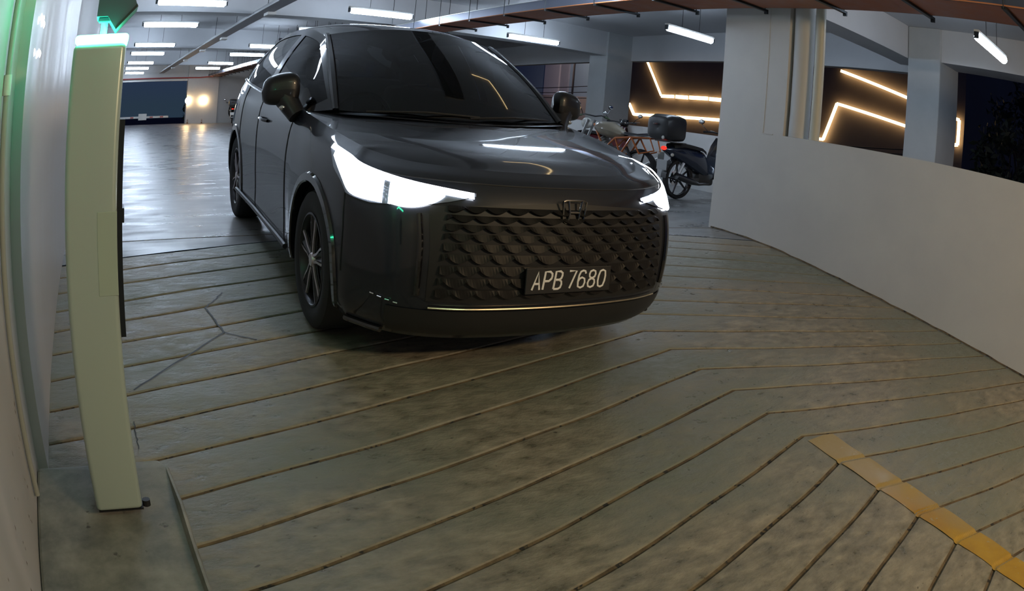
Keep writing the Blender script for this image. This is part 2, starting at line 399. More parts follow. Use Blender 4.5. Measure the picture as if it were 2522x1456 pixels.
# ------------------------------------------------------------------ tube lights
def lamp_proto():
    r = empty('tube_light', (0, 0, 0))
    MB().tube([(-0.56, 0, 0), (-0.55, 0, 0), (0.55, 0, 0), (0.56, 0, 0)], [0.036, 0.050, 0.050, 0.036], 12).build('tube', M['tube'], r, smooth=True)
    MB().rbox((-0.60, -0.035, 0.034), (0.60, 0.035, 0.07), 0.006).build('lamp_body', M['pale_plastic'], r)
    for s in (-1, 1):
        MB().box((s * 0.590 - 0.012, -0.03, -0.03), (s * 0.590 + 0.012, 0.03, 0.045)).build('lamp_cap', M['dark_metal'], r)
        MB().tube([(s * 0.22, 0, 0.07), (s * 0.22, 0, 0.6)], 0.004, 5).build('hanger_rod', M['dark_metal'], r)
    return r
lp = lamp_proto()
LAMPS = [  # x0,y0,x1,y1, label
 (0.58, 10.97, 1.71, 11.21, 'tube light at the very top, left of the grey trunking'),
 (0.53, 14.10, 1.64, 14.31, 'second tube light down in the left-hand row'),
 (0.53, 18.82, 1.63, 19.13, 'third tube light down in the left-hand row'),
 (0.50, 21.85, 1.60, 22.26, 'fourth tube light down in the left-hand row'),
 (0.47, 26.50, 1.60, 27.10, 'fifth tube light down in the left-hand row'),
 (0.50, 30.4, 1.60, 30.9, 'sixth tube light, second from the bottom of the left-hand row'),
 (0.55, 34.6, 1.60, 35.3, 'lowest tube light of the left-hand row, next to the post'),
 (3.77, 11.23, 4.93, 11.39, 'bright tube light right above the left half of the car roof'),
 (3.87, 14.73, 5.03, 14.8, 'tube light just touching the top of the car roof'),
 (3.75, 19.34, 4.9, 19.5, 'tube light behind the car, right above its rear side window'),
 (3.80, 22.81, 4.95, 22.9, 'tube light left of the car, the second lowest pair with a clear gap'),
 (3.72, 27.60, 4.90, 28.1, 'tube light left of the car beside the cable tray'),
 (3.77, 31.60, 4.90, 31.8, 'smallest tube light beside the cable tray, left of the car'),
 (0.50, 6.0, 1.62, 6.15, 'tube light over the ramp head, left'),
 (3.80, 6.35, 4.95, 6.45, 'tube light over the rear of the car, centre'),
 (7.40, 12.36, 8.55, 12.34, 'tube light under the beam, above the right side of the windscreen'),
 (7.43, 8.03, 8.70, 8.20, 'tube light left of the white pillar, above the motorbikes'),
 (7.07, 2.80, 8.28, 2.85, 'steeply slanting tube light at the upper right')]
for i, (x0, y0, x1, y1, lab) in enumerate(LAMPS):
    o = lp if i == 0 else copy_tree(lp)
    o.location = ((x0 + x1) / 2, (y0 + y1) / 2, 2.50); o.rotation_euler.z = math.atan2(y1 - y0, x1 - x0)
    tag(o, lab, 'light', 'fluorescent tube lights under the ceiling')
# wall lamps at the far pier
for i, (x, lab) in enumerate(((4.03, 'glowing wall lamp on the left corner of the far pier'), (4.87, 'glowing wall lamp on the right of the far pier'))):
    r = empty('wall_lamp', (x, 36.28, 1.12), lab, 'wall lamp', 'wall lamps on the far pier')
    MB().rbox((-0.05, -0.06, -0.13), (0.05, 0.02, 0.13), 0.01).build('lamp_body', M['dark_metal'], r)
    MB().sphere((0, -0.09, 0), (0.12, 0.06, 0.15), 12).build('lamp_glow', M['sconce'], r, smooth=True)

# ------------------------------------------------------------------ plinth, post, display
pl = MB()
def zpl(y): return min(zr(y) + 0.10, -0.2500)
out = [(-0.363, -1.0), (0.21, -1.0), (0.17, 2.02), (0.155, 2.28), (0.12, 2.34), (-0.363, 2.34)]
n = len(out)
top = [(x, y, zpl(y)) for x, y in out]; bot = [(x + (0.012 if x > 0 else 0), y + (0.06 if y > 2.2 else 0), zr(y) - 0.05) for x, y in out]
pl.add(top + bot, [tuple(range(n))] + [(i, (i + 1) % n, n + (i + 1) % n, n + i) for i in range(n)])
o = pl.build('plinth', M['plinth'], None)
bv = o.modifiers.new('b', 'BEVEL'); bv.width = 0.012; bv.segments = 2
tag(o, 'low grey concrete plinth at the foot of the pale post', 'plinth')
PB = (-0.05, 2.0, -0.255)
p = empty('barrier_post', PB, 'tall pale post with a green light band, standing on the concrete plinth', 'post')
def P_(g, name, m, **kw): return rel(g, name, m, p, PB, **kw)
P_(MB().rbox((-0.130, 2.0, -0.246), (0.030, 2.19, 1.110), 0.016, seg=4), 'post_body', M['post'], smooth=True)
P_(MB().rbox((-0.128, 2.002, 1.110), (0.034, 2.188, 1.136), 0.010, seg=3), 'light_band', M['green_led'], smooth=True)
P_(MB().box((-0.124, 2.006, -0.250), (0.032, 2.180, -0.246)), 'base_gap', M['black'])
P_(MB().rbox((-0.03, 1.9985, 0.425), (0.030, 2.004, 0.655), 0.0015), 'access_panel', mat('panel_paint', (0.38, 0.46, 0.39), 0.34))
P_(MB().box((0.030, 2.02, 0.30), (0.046, 2.09, 0.900)).box((0.030, 2.018, 0.62), (0.052, 2.10, 0.66)), 'side_channel', M['dark_metal'])
P_(MB().tube([(0.045, 2.03, -0.249), (0.045, 2.03, -0.228)], 0.014, 10), 'anchor_bolt', M['black'])
d = empty('display_sign', (-0.045, 2.06, 1.136), 'dark teal display housing tilted on a short pole over the green band', 'sign')
MB().tube([(0, 0, 0), (0, 0, 0.075)], 0.0105, 14).build('pole', M['pale_plastic'], d, smooth=True)
MB().rbox((-0.02, -0.018, 0.038), (0.022, 0.02, 0.052), 0.003).build('pole_collar', M['teal_box'], d)
Mx = Matrix.Translation((0.03, 0.0, 0.135)) @ Matrix.Rotation(math.radians(-42), 4, 'Y')
MB().prism([(-0.032, 0.020), (0.036, 0.020), (0.034, 0.090), (0.105, 0.085), (0.105, 0.20), (-0.032, 0.20)][:0] or
           [(-0.026, 0.052), (0.008, 0.052), (0.036, 0.014), (0.094, 0.078), (0.080, 0.11), (0.060, 0.22), (-0.026, 0.22)], -0.035, 0.09, 'Y').build('housing', M['teal_box'], d)
MB().prism([(0.036, 0.012), (0.096, 0.077), (0.092, 0.084), (0.036, 0.021)], -0.038, 0.093, 'Y').build('housing_edge', M['black'], d)

# conduit on the left wall and the glittering clear lamp
r = empty('conduit_pipe', (-0.352, 2.125, -0.24), 'thin vertical cable conduit on the near left wall', 'pipe')
MB().tube([(0, 0, 0), (0, 0, 1.9)], 0.010, 10).build('pipe', mat('conduit_grey', (.34, .35, .32), .5), r, smooth=True)
MB().tube([(0, 0.0, 1.23), (0, 0.0, 1.29)], 0.014, 10).build('pipe_coupling', M['pale_plastic'], r, smooth=True)
r = empty('clear_wall_lamp', (-0.35, 2.70, 1.14), 'clear ribbed wall lamp glittering white on the left wall at the top', 'wall lamp')
g = MB()
for i in range(7): g.tube([(0.012, -0.13 + i * 0.036, 0), (0.012, -0.13 + i * 0.036, 0.42)], 0.010, 6)
g.build('ribbed_cover', M['lens_clear'], r, smooth=True)
for z in (0.015, 0.13, 0.27, 0.40):
    for yy in (-0.13, -0.05, 0.0, 0.03, 0.08): MB().sphere((0.022, yy + random.uniform(-0.01, 0.01), z + random.uniform(-0.015, 0.015)), (0.008, 0.014, 0.016), 8).build('led', M['led_dot'], r, smooth=True)

# ------------------------------------------------------------------ cracks in the ramp
for pts in (((0.079, 2.938), (0.589, 3.431)), ((0.589, 3.431), (0.538, 3.741)), ((0.538, 3.741), (0.671, 3.936)), ((0.589, 3.431), (0.734, 3.325))):
    crack(list(pts), 0.009)
crack([(0.058, 2.494), (0.057, 2.689)], 0.004)

# ------------------------------------------------------------------ the car
CAR = empty('car', (0, 0, 0), 'dark glossy compact SUV with lit headlights driving down the ramp towards the camera', 'car')
_f, _l, _u = Vector((-0.0361, -0.9975, -0.0613)), Vector((0.9993, -0.0363, 0.0024)), Vector((-0.0046, -0.0611, 0.9981))
_f.normalize(); _l = (_l - _f * _l.dot(_f)).normalized(); _u = _f.cross(_l)
CAR.matrix_world = Matrix(((_f.x, _l.x, _u.x, 1.907), (_f.y, _l.y, _u.y, 3.4211), (_f.z, _l.z, _u.z, -0.157), (0, 0, 0, 1)))
paint = mat('car_paint', (0.010, 0.012, 0.020), 0.5, 0.0, 1.0, 0.2)
gloss = mat('gloss_black', (0.008, 0.008, 0.010), 0.12, 0.0, 1.0)
trim = mat('black_trim', (0.016, 0.016, 0.018), 0.45)
chrome = mat('chrome', (0.75, 0.75, 0.77), 0.12, 1.0)
rubber = mat('tyre_rubber', (0.018, 0.018, 0.020), 0.75)
rimdark = mat('rim_dark', (0.05, 0.05, 0.055), 0.35, 0.7)
rimcut = mat('rim_machined', (0.62, 0.56, 0.57), 0.3, 0.8)
glassm = glass('tinted_glass', (0.20, 0.22, 0.24))
windm = glass('windscreen_glass', (0.16, 0.18, 0.21), 1.6)
seatm = mat('seat_fabric', (0.10, 0.09, 0.09), 0.8)
lens_on = emit('headlight_on', (0.86, 0.92, 1.0), 14.0)
lens_glass = mat('headlight_housing', (0.25, 0.28, 0.34), 0.12, 0.6, 1.0)
NET = [  # x list, y list, z list for each level, 17 stations from the nose centre round to the tail centre
 ([.80, .785, .745, .65, .50, .38, 0, -.42, -.62, -1.1, -1.62, -2.18, -2.61, -3.03, -3.27, -3.37, -3.40], [0, .26, .48, .66, .77, .81, .83, .83, .82, .82, .82, .83, .83, .80, .68, .40, 0], [.19] * 13 + [.22, .25, .27, .27]),
 ([.865, .85, .81, .71, .54, .40, 0, -.42, -.62, -1.1, -1.62, -2.18, -2.61, -3.03, -3.31, -3.43, -3.46], [0, .27, .49, .69, .81, .855, .878, .875, .865, .865, .865, .875, .878, .85, .72, .41, 0], [.27] * 13 + [.30, .33, .35, .35]),
 ([.90, .885, .845, .745, .565, .40, 0, -.42, -.62, -1.1, -1.62, -2.18, -2.61, -3.03, -3.33, -3.46, -3.49], [0, .27, .50, .70, .82, .867, .890, .885, .875, .870, .872, .885, .890, .87, .74, .42, 0], [.42] * 17),
 ([.905, .885, .845, .745, .56, .40, 0, -.42, -.62, -1.1, -1.62, -2.18, -2.61, -3.03, -3.33, -3.46, -3.49], [0, .27, .50, .70, .82, .865, .893, .890, .884, .880, .882, .890, .893, .87, .74, .42, 0], [.60] * 17),
 ([.89, .87, .82, .70, .53, .39, 0, -.42, -.62, -1.1, -1.62, -2.18, -2.61, -3.03, -3.31, -3.43, -3.46], [0, .27, .50, .70, .82, .86, .888, .888, .886, .884, .886, .892, .890, .86, .72, .41, 0], [.74] * 6 + [.75, .76, .77, .78, .79, .80, .80, .80, .80, .80, .80]),
 ([.83, .81, .755, .64, .48, .36, -.03, -.42, -.62, -1.1, -1.62, -2.18, -2.61, -3.0, -3.25, -3.36, -3.39], [0, .26, .48, .67, .79, .83, .862, .866, .868, .870, .873, .875, .868, .83, .69, .40, 0], [.85, .85, .855, .86, .87, .88, .905, .92, .925, .94, .95, .965, .98, .99, .98, .97, .96]),
 ([.74, .72, .66, .53, .38, .28, -.05, -.42, -.62, -1.1, -1.62, -2.18, -2.61, -2.97, -3.20, -3.30, -3.33], [0, .24, .43, .60, .71, .755, .80, .815, .825, .835, .840, .835, .82, .77, .65, .38, 0], [.895, .895, .90, .905, .925, .945, .985, 1.02, 1.035, 1.045, 1.06, 1.085, 1.11, 1.13, 1.12, 1.11, 1.10]),
]
def cr1(v, t):
    n = len(v); i = min(max(int(math.floor(t)), 0), n - 2); f = t - i
    p0 = v[i - 1] if i > 0 else 2 * v[0] - v[1]
    p1, p2 = v[i], v[i + 1]
    p3 = v[i + 2] if i + 2 < n else 2 * v[-1] - v[-2]
    return 0.5 * (2 * p1 + (p2 - p0) * f + (2 * p0 - 5 * p1 + 4 * p2 - p3) * f * f + (3 * p1 - p0 - 3 * p2 + p3) * f ** 3)
def crs(v, t, odd):
    """along the stations; the nose end is mirrored"""
    if t < 1:
        p0 = -v[1] if odd else v[1]
        p1, p2, p3 = v[0], v[1], v[2]; f = t
        return 0.5 * (2 * p1 + (p2 - p0) * f + (2 * p0 - 5 * p1 + 4 * p2 - p3) * f * f + (3 * p1 - p0 - 3 * p2 + p3) * f ** 3)
    return cr1(v, t)
def S(s, l, side=1, off=0.0):
    P = Vector([cr1([crs(NET[k][a], s, a == 1) for k in range(7)], l) for a in range(3)])
    if off:
        e = 0.04
        a, b = (S(s + e, l), S(max(s - e, 0), l)); c_, d_ = S(s, min(l + e, 6)), S(s, max(l - e, 0))
        n_ = (a - b).cross(c_ - d_)
        if n_.length < 1e-9: n_ = Vector((1, 0, 0))
        n_.normalize()
        if n_.dot(P - Vector((-1.3 if s > 5 else -0.3, 0, P.z))) < 0: n_ = -n_
        P = P + n_ * off
    P.y *= side
    return P
_G = {}
NS, NL = 10, 5
for i in range(16 * NS + 1):
    for j_ in range(6 * NL + 1):
        P = S(i / NS, j_ / NL)
        for xc in (0.0, -2.61):
            dx, dz = P.x - xc, P.z - 0.34; d_ = math.hypot(dx, dz)
            if P.y > 0.6 and abs(d_ - 0.385) < 0.022 and P.z > 0.1:
                P.x, P.z = xc + dx / d_ * 0.385, 0.34 + dz / d_ * 0.385
        _G[i, j_] = P
def in_arch(P):
    return P.y > 0.6 and any(math.hypot(P.x - xc, P.z - 0.34) < 0.3845 for xc in (0.0, -2.61))
def panel(name, cond, m, side, parent=None):
    g = MB(); idx = {}
    for i in range(16 * NS):
        for j_ in range(6 * NL):
            if not cond((i + .5) / NS, (j_ + .5) / NL): continue
            q = [(i, j_), (i + 1, j_), (i + 1, j_ + 1), (i, j_ + 1)]
            c_ = sum((_G[k] for k in q), Vector()) / 4
            if in_arch(c_): continue
            f = []
            for k in q:
                if k not in idx:
                    idx[k] = len(g.v); p = _G[k].copy(); p.y *= side; g.v.append(p)
                f.append(idx[k])
            g.f.append(f if side > 0 else f[::-1])
    o = g.build(name, m, parent or CAR, smooth=True, fix=True)
    return o
for side in (-1, 1):
    panel('bumper_front', lambda s, l: s < 4.7 and l < 5, paint, side)
    panel('fender', lambda s, l: 4.7 <= s < 8 and l < 6, paint, side)
    panel('front_door', lambda s, l: 8 <= s < 10 and l >= 1, paint, side)
    panel('rear_door', lambda s, l: 10 <= s < 11.4 and l >= 1, paint, side)
    panel('side_sill', lambda s, l: 8 <= s < 11.4 and l < 1, trim, side)
    panel('rear_quarter', lambda s, l: 11.4 <= s < 14, paint, side)
    panel('bumper_rear', lambda s, l: s >= 14 and l < 3, paint, side)
    panel('tailgate', lambda s, l: s >= 14 and l >= 3, paint, side)
    # sill blade, panel seams and arch lips
    g = MB(); g.tube([S(7.6 + 0.1 * i, 1.05, side, 0.012) for i in range(40)], 0.016, 8); g.build('sill_blade', trim, CAR, smooth=True)
    for s_, l0, l1 in ((8.0, 1.1, 5.95), (10.0, 1.1, 5.95), (11.4, 3.0, 5.95), (4.7, 2.0, 5.0)):
        g = MB(); g.tube([S(s_, l0 + (l1 - l0) * k / 12, side, 0.0005) for k in range(13)], 0.0035, 6); g.build('panel_seam', M['black'], CAR)
    for xc in (0.0, -2.61):
        g = MB(); rows = []
        for k in range(29):
            a = math.radians(-14 + 208 * k / 28)
            x, z = xc + 0.385 * math.cos(a), 0.34 + 0.385 * math.sin(a)
            best = min((p for (i, jj), p in _G.items() if p.y > 0.6), key=lambda p: (p.x - x) ** 2 + (p.z - z) ** 2)
            y = best.y
            def pt(r, o): return (xc + r * math.cos(a), side * (y + o), 0.34 + r * math.sin(a))
            rows.append([pt(0.385, -0.05), pt(0.383, 0.004), pt(0.390, 0.011), pt(0.425, 0.009), pt(0.432, -0.004)])
        g.grid(rows); g.build('arch_trim', gloss, CAR, smooth=True)
        g = MB(); rows = []
        for k in range(25):
            a = math.radians(-20 + 220 * k / 24)
            rows.append([(xc + 0.388 * math.cos(a), side * y, 0.34 + 0.388 * math.sin(a)) for y in (0.50, 0.84)])
        g.grid(rows); g.prism([(xc + 0.39 * math.cos(2 * PI * k / 24), 0.34 + 0.39 * max(-0.4, math.sin(2 * PI * k / 24))) for k in range(24)], side * 0.50, side * 0.52, 'Y')
        g.build('wheel_well', M['black'], CAR)
# bonnet
def L6(s): return S(s, 6)
def L5(s): return S(s, 5)
def coons(C, E, F, K, na, nb, crown):
    P = []
    for i in range(na + 1):
        a = i / na; row = []
        for j_ in range(nb + 1):
            b = j_ / nb
            q_ = b * b
            p = C(a) * (1 - q_) + E(a) * q_ + F(b) * (1 - a) + K(b) * a - (C(0) * (1 - a) * (1 - q_) + E(0) * (1 - a) * q_ + C(1) * a * (1 - q_) + E(1) * a * q_)
            p.y = (C(a) * (1 - b) + E(a) * b + F(b) * (1 - a) + K(b) * a - (C(0) * (1 - a) * (1 - b) + E(0) * (1 - a) * b + C(1) * a * (1 - b) + E(1) * a * b)).y
            p.z += crown(a, b); row.append(p)
        P.append(row)
    return P
def mirror_grid(P): return [[Vector((p.x, -p.y, p.z)) for p in r] for r in P]
def both(P): return [[Vector((p.x, -p.y, p.z)) for p in r[:0:-1]] + list(r) for r in P]
HC = [(.74, 0, .895), (.60, 0, .938), (.42, 0, .968), (.22, 0, .992), (.03, 0, 1.012), (-.12, 0, 1.03)]
def Cc(a): return Vector([cr1([h[k] for h in HC], a * 5) for k in range(3)])
def Ee(a): return L6(3 + a * 4.3)
def Ff(b): return L6(3 * b)
_ke = L6(7.3)
def Kk(b): return Vector((-.12 + (_ke.x + .12) * b * b, _ke.y * b, 1.03 + (_ke.z - 1.03) * b * b))
def crown(a, b):
    e = max(0, min(1, a * 4)) * max(0, min(1, (1 - a) * 6))
    return 0.05 * b * b * (1 - b) * math.sin(PI * a)
hood = coons(Cc, Ee, Ff, Kk, 60, 40, crown)
g = MB(); g.grid(both(hood))
low = [[S(s_ / 10, 5 + k / 4) for s_ in range(0, 48)] for k in range(5)]
g.grid(both(low)); g.build('bonnet', paint, CAR, smooth=True, fix=True)
for side in (-1, 1):
    g = MB(); g.tube([S(s_ / 10, 5.0, side, 0.0) for s_ in range(0, 48)], 0.0030, 6); g.build('panel_seam', M['black'], CAR)
# greenhouse
RS = [7.3, 7.7, 8, 8.6, 9, 10, 11, 12, 13, 13.6, 14]
RP = [(-.36, .705, 1.05), (-.55, .685, 1.17), (-.72, .66, 1.265), (-1.0, .61, 1.41), (-1.15, .59, 1.475), (-1.65, .575, 1.535), (-2.15, .57, 1.53), (-2.6, .565, 1.49), (-2.95, .56, 1.42), (-3.14, .57, 1.30), (-3.24, .60, 1.14)]
def rail(s):
    for i in range(len(RS) - 1):
        if s <= RS[i + 1] or i == len(RS) - 2:
            t_ = i + (s - RS[i]) / (RS[i + 1] - RS[i]); break
    return Vector([cr1([p[k] for p in RP], t_) for k in range(3)])
def green(s, b):
    p = L6(s) * (1 - b) + rail(s) * b; p.y += 0.030 * math.sin(PI * b) * min(1, max(0, (s - 7.3) * 1.2)); return p
def iswin(s, b):
    if not (0.05 < b < 0.91): return 0
    if 7.52 < s < 9.86: return 1
    if 10.12 < s < 12.0: return 2
    if 12.12 < s < 12.9 and b < 0.80: return 3
    return 0
for side in (-1, 1):
    for kind, name, m_ in ((0, 'window_frame', gloss), (1, 'front_side_window', glassm), (2, 'rear_side_window', glassm), (3, 'quarter_window', glassm)):
        g = MB(); ids = {}
        n1, n2 = 134, 20
        for i in range(n1):
            for j_ in range(n2):
                s0 = 7.3 + (14 - 7.3) * i / n1; s1 = 7.3 + (14 - 7.3) * (i + 1) / n1
                if iswin((s0 + s1) / 2, (j_ + .5) / n2) != kind: continue
                f = []
                for k in ((i, j_), (i + 1, j_), (i + 1, j_ + 1), (i, j_ + 1)):
                    if k not in ids:
                        p = green(7.3 + 6.7 * k[0] / n1, k[1] / n2); p.y = (p.y - (0.006 if kind else 0)) * side
                        ids[k] = len(g.v); g.v.append(p)
                    f.append(ids[k])
                g.f.append(f)
        g.build(name, m_, CAR, smooth=True)
    g = MB(); g.tube([Vector((p.x, side * (p.y + 0.006), p.z + 0.004)) for p in [L6(7.9 + 0.1 * k) for k in range(52)]], 0.006, 6); g.build('belt_moulding', chrome, CAR, smooth=True)
def Wb(b): return Vector((-.12 - .22 * b * b, .672 * b, 1.035 + .014 * b))
def Wt(b): return Vector((-1.02 - .10 * b * b, .553 * b, 1.541 - .058 * b * b))
P = []
for i in range(19):
    a = i / 18; row = []
    for j_ in range(19):
        b = j_ / 18; p = Wb(b) * (1 - a) + Wt(b) * a
        p += Vector((0.42, 0, 0.78)).normalized() * 0.035 * math.sin(PI * a); row.append(p)
    P.append(row)
g = MB(); g.grid(both(P)); g.build('windscreen', windm, CAR, smooth=True)
g = MB()
rim_ = [P[0][j_] for j_ in range(19)]
g.grid([[Vector((p.x + dx, sy * p.y, p.z + dz)) for dx, dz in ((-0.02, -0.012), (0.07, -0.012))] for sy, rr in ((-1, rim_[::-1]), (1, rim_[1:])) for p in rr]); g.build('wiper_cowl', trim, CAR)
for y0, y1 in ((-0.55, 0.05), (-0.02, 0.58)):
    g = MB(); g.tube([(-.14 - .22 * (abs(y0) / .67) ** 2 + 0.03, y0, 1.052), (-.16, (y0 + y1) / 2, 1.068), (-.14 - .22 * (abs(y1) / .67) ** 2, y1, 1.058)], 0.006, 6); g.build('wiper', trim, CAR)
for side in (-1, 1):
    g = MB(); rows = []
    for i in range(25):
        a = i / 24; e = P[min(18, int(a * 18))][18] if a == 1 else P[int(a * 18)][18].lerp(P[int(a * 18) + 1][18], a * 18 - int(a * 18))
        r_ = rail(7.3 + 1.7 * (a ** 0.92)); mid = e.lerp(r_, 0.5) + Vector((0.012, 0.012, 0.012))
        rows.append([Vector((q.x, q.y * side, q.z)) for q in (e + Vector((-.004, 0, -.004)), e.lerp(r_, .2) + Vector((0.008, 0.004, 0.010)), mid, r_.lerp(e, .2) + Vector((.006, .010, .006)), r_)])
    g.grid(rows); g.build('a_pillar', paint, CAR, smooth=True)
    # fender top triangle between bonnet edge and pillar foot
    g = MB(); rows = []
    for i in range(9):
        b = 0.80 + 0.2 * i / 8; k_ = Kk(b)
        rows.append([Vector((q.x, q.y * side, q.z)) for q in (k_, k_ + Vector((-.05, 0, .004)), Wb(min(1, b + .04)) + Vector((-.03, 0, 0)))])
    g.grid(rows); g.build('cowl_corner', trim, CAR, smooth=True)
RC = [(-1.02, 1.541), (-1.3, 1.572), (-1.7, 1.590), (-2.3, 1.585), (-2.8, 1.555), (-3.12, 1.51)]
def Rc(a): return Vector((cr1([q[0] for q in RC], a * 5), 0, cr1([q[1] for q in RC], a * 5)))
def Rf(b):
    e = rail(9.0); p = Wt(min(1, b * 1.0)); return Vector((-1.02 + (e.x + 1.02) * b * b, e.y * b, 1.541 + (e.z - 1.541) * b * b))
def Rk(b):
    e = rail(13.0); return Vector((-3.12 + (e.x + 3.12) * b * b, e.y * b, 1.51 + (e.z - 1.51) * b * b))
roof = coons(Rc, lambda a: rail(9 + 4 * a), Rf, Rk, 28, 20, lambda a, b: 0.012 * math.sin(PI * b ** 1.5) * math.sin(PI * min(1, a * 1.0)))
g = MB(); g.grid(both(roof)); g.build('roof', paint, CAR, smooth=True)
g = MB(); g.grid(both([[Rk(b / 12).lerp(S(16 - 2 * b / 12, 6), a / 8) + Vector((-.05 * math.sin(PI * a / 8), 0, 0)) for b in range(13)] for a in range(9)])); g.build('rear_window', glassm, CAR, smooth=True)
g = MB(); g.prism([(-3.08, 1.505), (-3.26, 1.475), (-3.26, 1.455), (-3.06, 1.455)], -0.50, 0.50, 'Y'); g.build('spoiler', paint, CAR)
# under-body and cabin
g = MB().box((-3.2, -.50, .20), (.62, .50, .42)).box((-2.2, -.80, .22), (-.44, .80, .34)); g.build('underbody', M['black'], CAR)
g = MB().rbox((-.78, -.70, .80), (-.30, .70, 1.01), 0.05).box((-.30, -.70, .6), (.1, .70, .95)); g.build('dashboard', trim, CAR, smooth=True)
for y in (-.37, .37):
    sg = MB().rbox((-1.75, y - .25, .42), (-1.22, y + .25, .60), .05).rbox((-1.98, y - .24, .55), (-1.78, y + .24, 1.15), .06).rbox((-1.99, y - .12, 1.16), (-1.87, y + .12, 1.34), .04)
    sg.build('front_seat', seatm, CAR, smooth=True)
MB().rbox((-2.85, -.62, .50), (-2.60, .62, 1.18), .06).build('rear_seat', seatm, CAR, smooth=True)
sw = MB(); ring = [Vector((-.88 + .05 * math.sin(a), -.37 + .18 * math.cos(a), .95 + .17 * math.sin(a))) for a in [2 * PI * k / 24 for k in range(25)]]
sw.tube(ring, .014, 8, caps=False).box((-.90, -.55, .93), (-.86, -.19, .97)); sw.build('steering_wheel', trim, CAR, smooth=True)
# wheels
def wheel_parts(side):
    r = bpy.data.objects.new('wheel', None); COL.objects.link(r); r.parent = CAR
    T = MB().lathe([(.228, -.10), (.262, -.113), (.310, -.114), (.332, -.100), (.341, -.07), (.341, .07), (.332, .100), (.310, .114), (.262, .113), (.228, .10)], (0, 0, 0), 'Y', 48, closed=True)
    T.build('tyre', rubber, r, smooth=True)
    B = MB().lathe([(.232, .106), (.222, .108), (.214, .095), (.205, .02), (.205, -.09)], (0, 0, 0), 'Y', 48)
    B.prism([(.206 * math.cos(2 * PI * k / 32), .206 * math.sin(2 * PI * k / 32)) for k in range(32)], -.03, -.02, 'Y')
    B.build('rim', rimdark, r, smooth=True)
    for k in range(5):
        a = 2 * PI * k / 5 + .3
        def pr(rad, da, y): return (rad * math.cos(a + da), y, rad * math.sin(a + da))
        body = MB()
        sec = []
        for rad, da in ((.035, .50), (.10, .21), (.165, .235), (.222, .20)):
            sec.append([pr(rad, -da, .080), pr(rad, -da * .55, .098 + .0), pr(rad, 0, .086), pr(rad, da * .55, .098), pr(rad, da, .080)])
        body.grid(sec); sec2 = [[(p[0], p[1] - .03, p[2]) for p in rr] for rr in sec]; body.grid(sec2)
        sp_ = body.build('spoke', rimdark, r, smooth=True)
        for sg_ in (-1, 1):
            e = MB(); rows = []
            for rad, da in ((.040, .42), (.10, .19), (.165, .215), (.221, .185)):
                w_ = .0065 / rad
                rows.append([pr(rad, sg_ * (da - w_), .1010), pr(rad, sg_ * (da + w_), .0990), pr(rad, sg_ * (da + w_), .090)])
            e.grid(rows); e.build('spoke_edge', rimcut, sp_, fix=True)
    MB().lathe([(0, .108), (.030, .106), (.036, .098), (.036, .06)], (0, 0, 0), 'Y', 24).build('hub_cap', rimcut, r, smooth=True)
    MB().lathe([(.06, .05), (.16, .05), (.16, .03), (.06, .03)], (0, 0, 0), 'Y', 32, closed=True).build('brake_disc', mat('brake_steel', (.3, .3, .3), .35, 1), r)
    return r
w0 = wheel_parts(1)
for i, (x, y) in enumerate(((0, -.765), (0, .765), (-2.61, -.765), (-2.61, .765))):
    o = w0 if i == 0 else copy_tree(w0, CAR)
    o.location = (x, y, .341); o.rotation_euler = (0, 0.4 * i, PI if y < 0 else 0)
# mirrors
mirm = mat('mirror_shell', (.008, .008, .011), .38, 0, .15)
for side in (-1, 1):
    g = MB(); rows = []
    for i in range(17):
        u_ = -1 + 2 * i / 16; row = []
        e = (1 - abs(u_) ** 3.4) ** (1 / 2.6) if abs(u_) < 1 else 0
        for k in range(24):
            a = 2 * PI * k / 24
            ca, sa = math.cos(a), math.sin(a)
            hz = .092 * e * (1 - .10 * u_) * abs(sa) ** .62 * (1 if sa > 0 else -1)
            hx = .075 * e * abs(ca) ** .8 * (1 if ca > 0 else -1)
            row.append((-.66 + hx + .02 * u_ * -1, side * (.935 + .108 * u_), 1.142 + hz - .010 * u_ * u_ - .012 * u_))
        rows.append(row + [row[0]])
    g.grid(rows); mo = g.build('door_mirror', mirm, CAR, smooth=True)
    g = MB().tube([(-.65, side * .91, 1.10), (-.62, side * .875, 1.045), (-.58, side * .845, .995)], [.070, .060, .052], 12); g.build('mirror_foot', mirm, mo, smooth=True)
    MB().sphere((-.60, side * .93, 1.042), (.022, .022, .018), 10).build('mirror_camera', chrome, mo, smooth=True)
    MB().box((-.736, side * .87, 1.07), (-.732, side * 1.01, 1.18)).build('mirror_glass', chrome, mo)
    g = MB().tube([S(9.35 + .08 * k, 4.75, side, .028 if 0 < k < 5 else .004) for k in range(6)], .011, 8); g.build('door_handle', gloss, CAR, smooth=True)
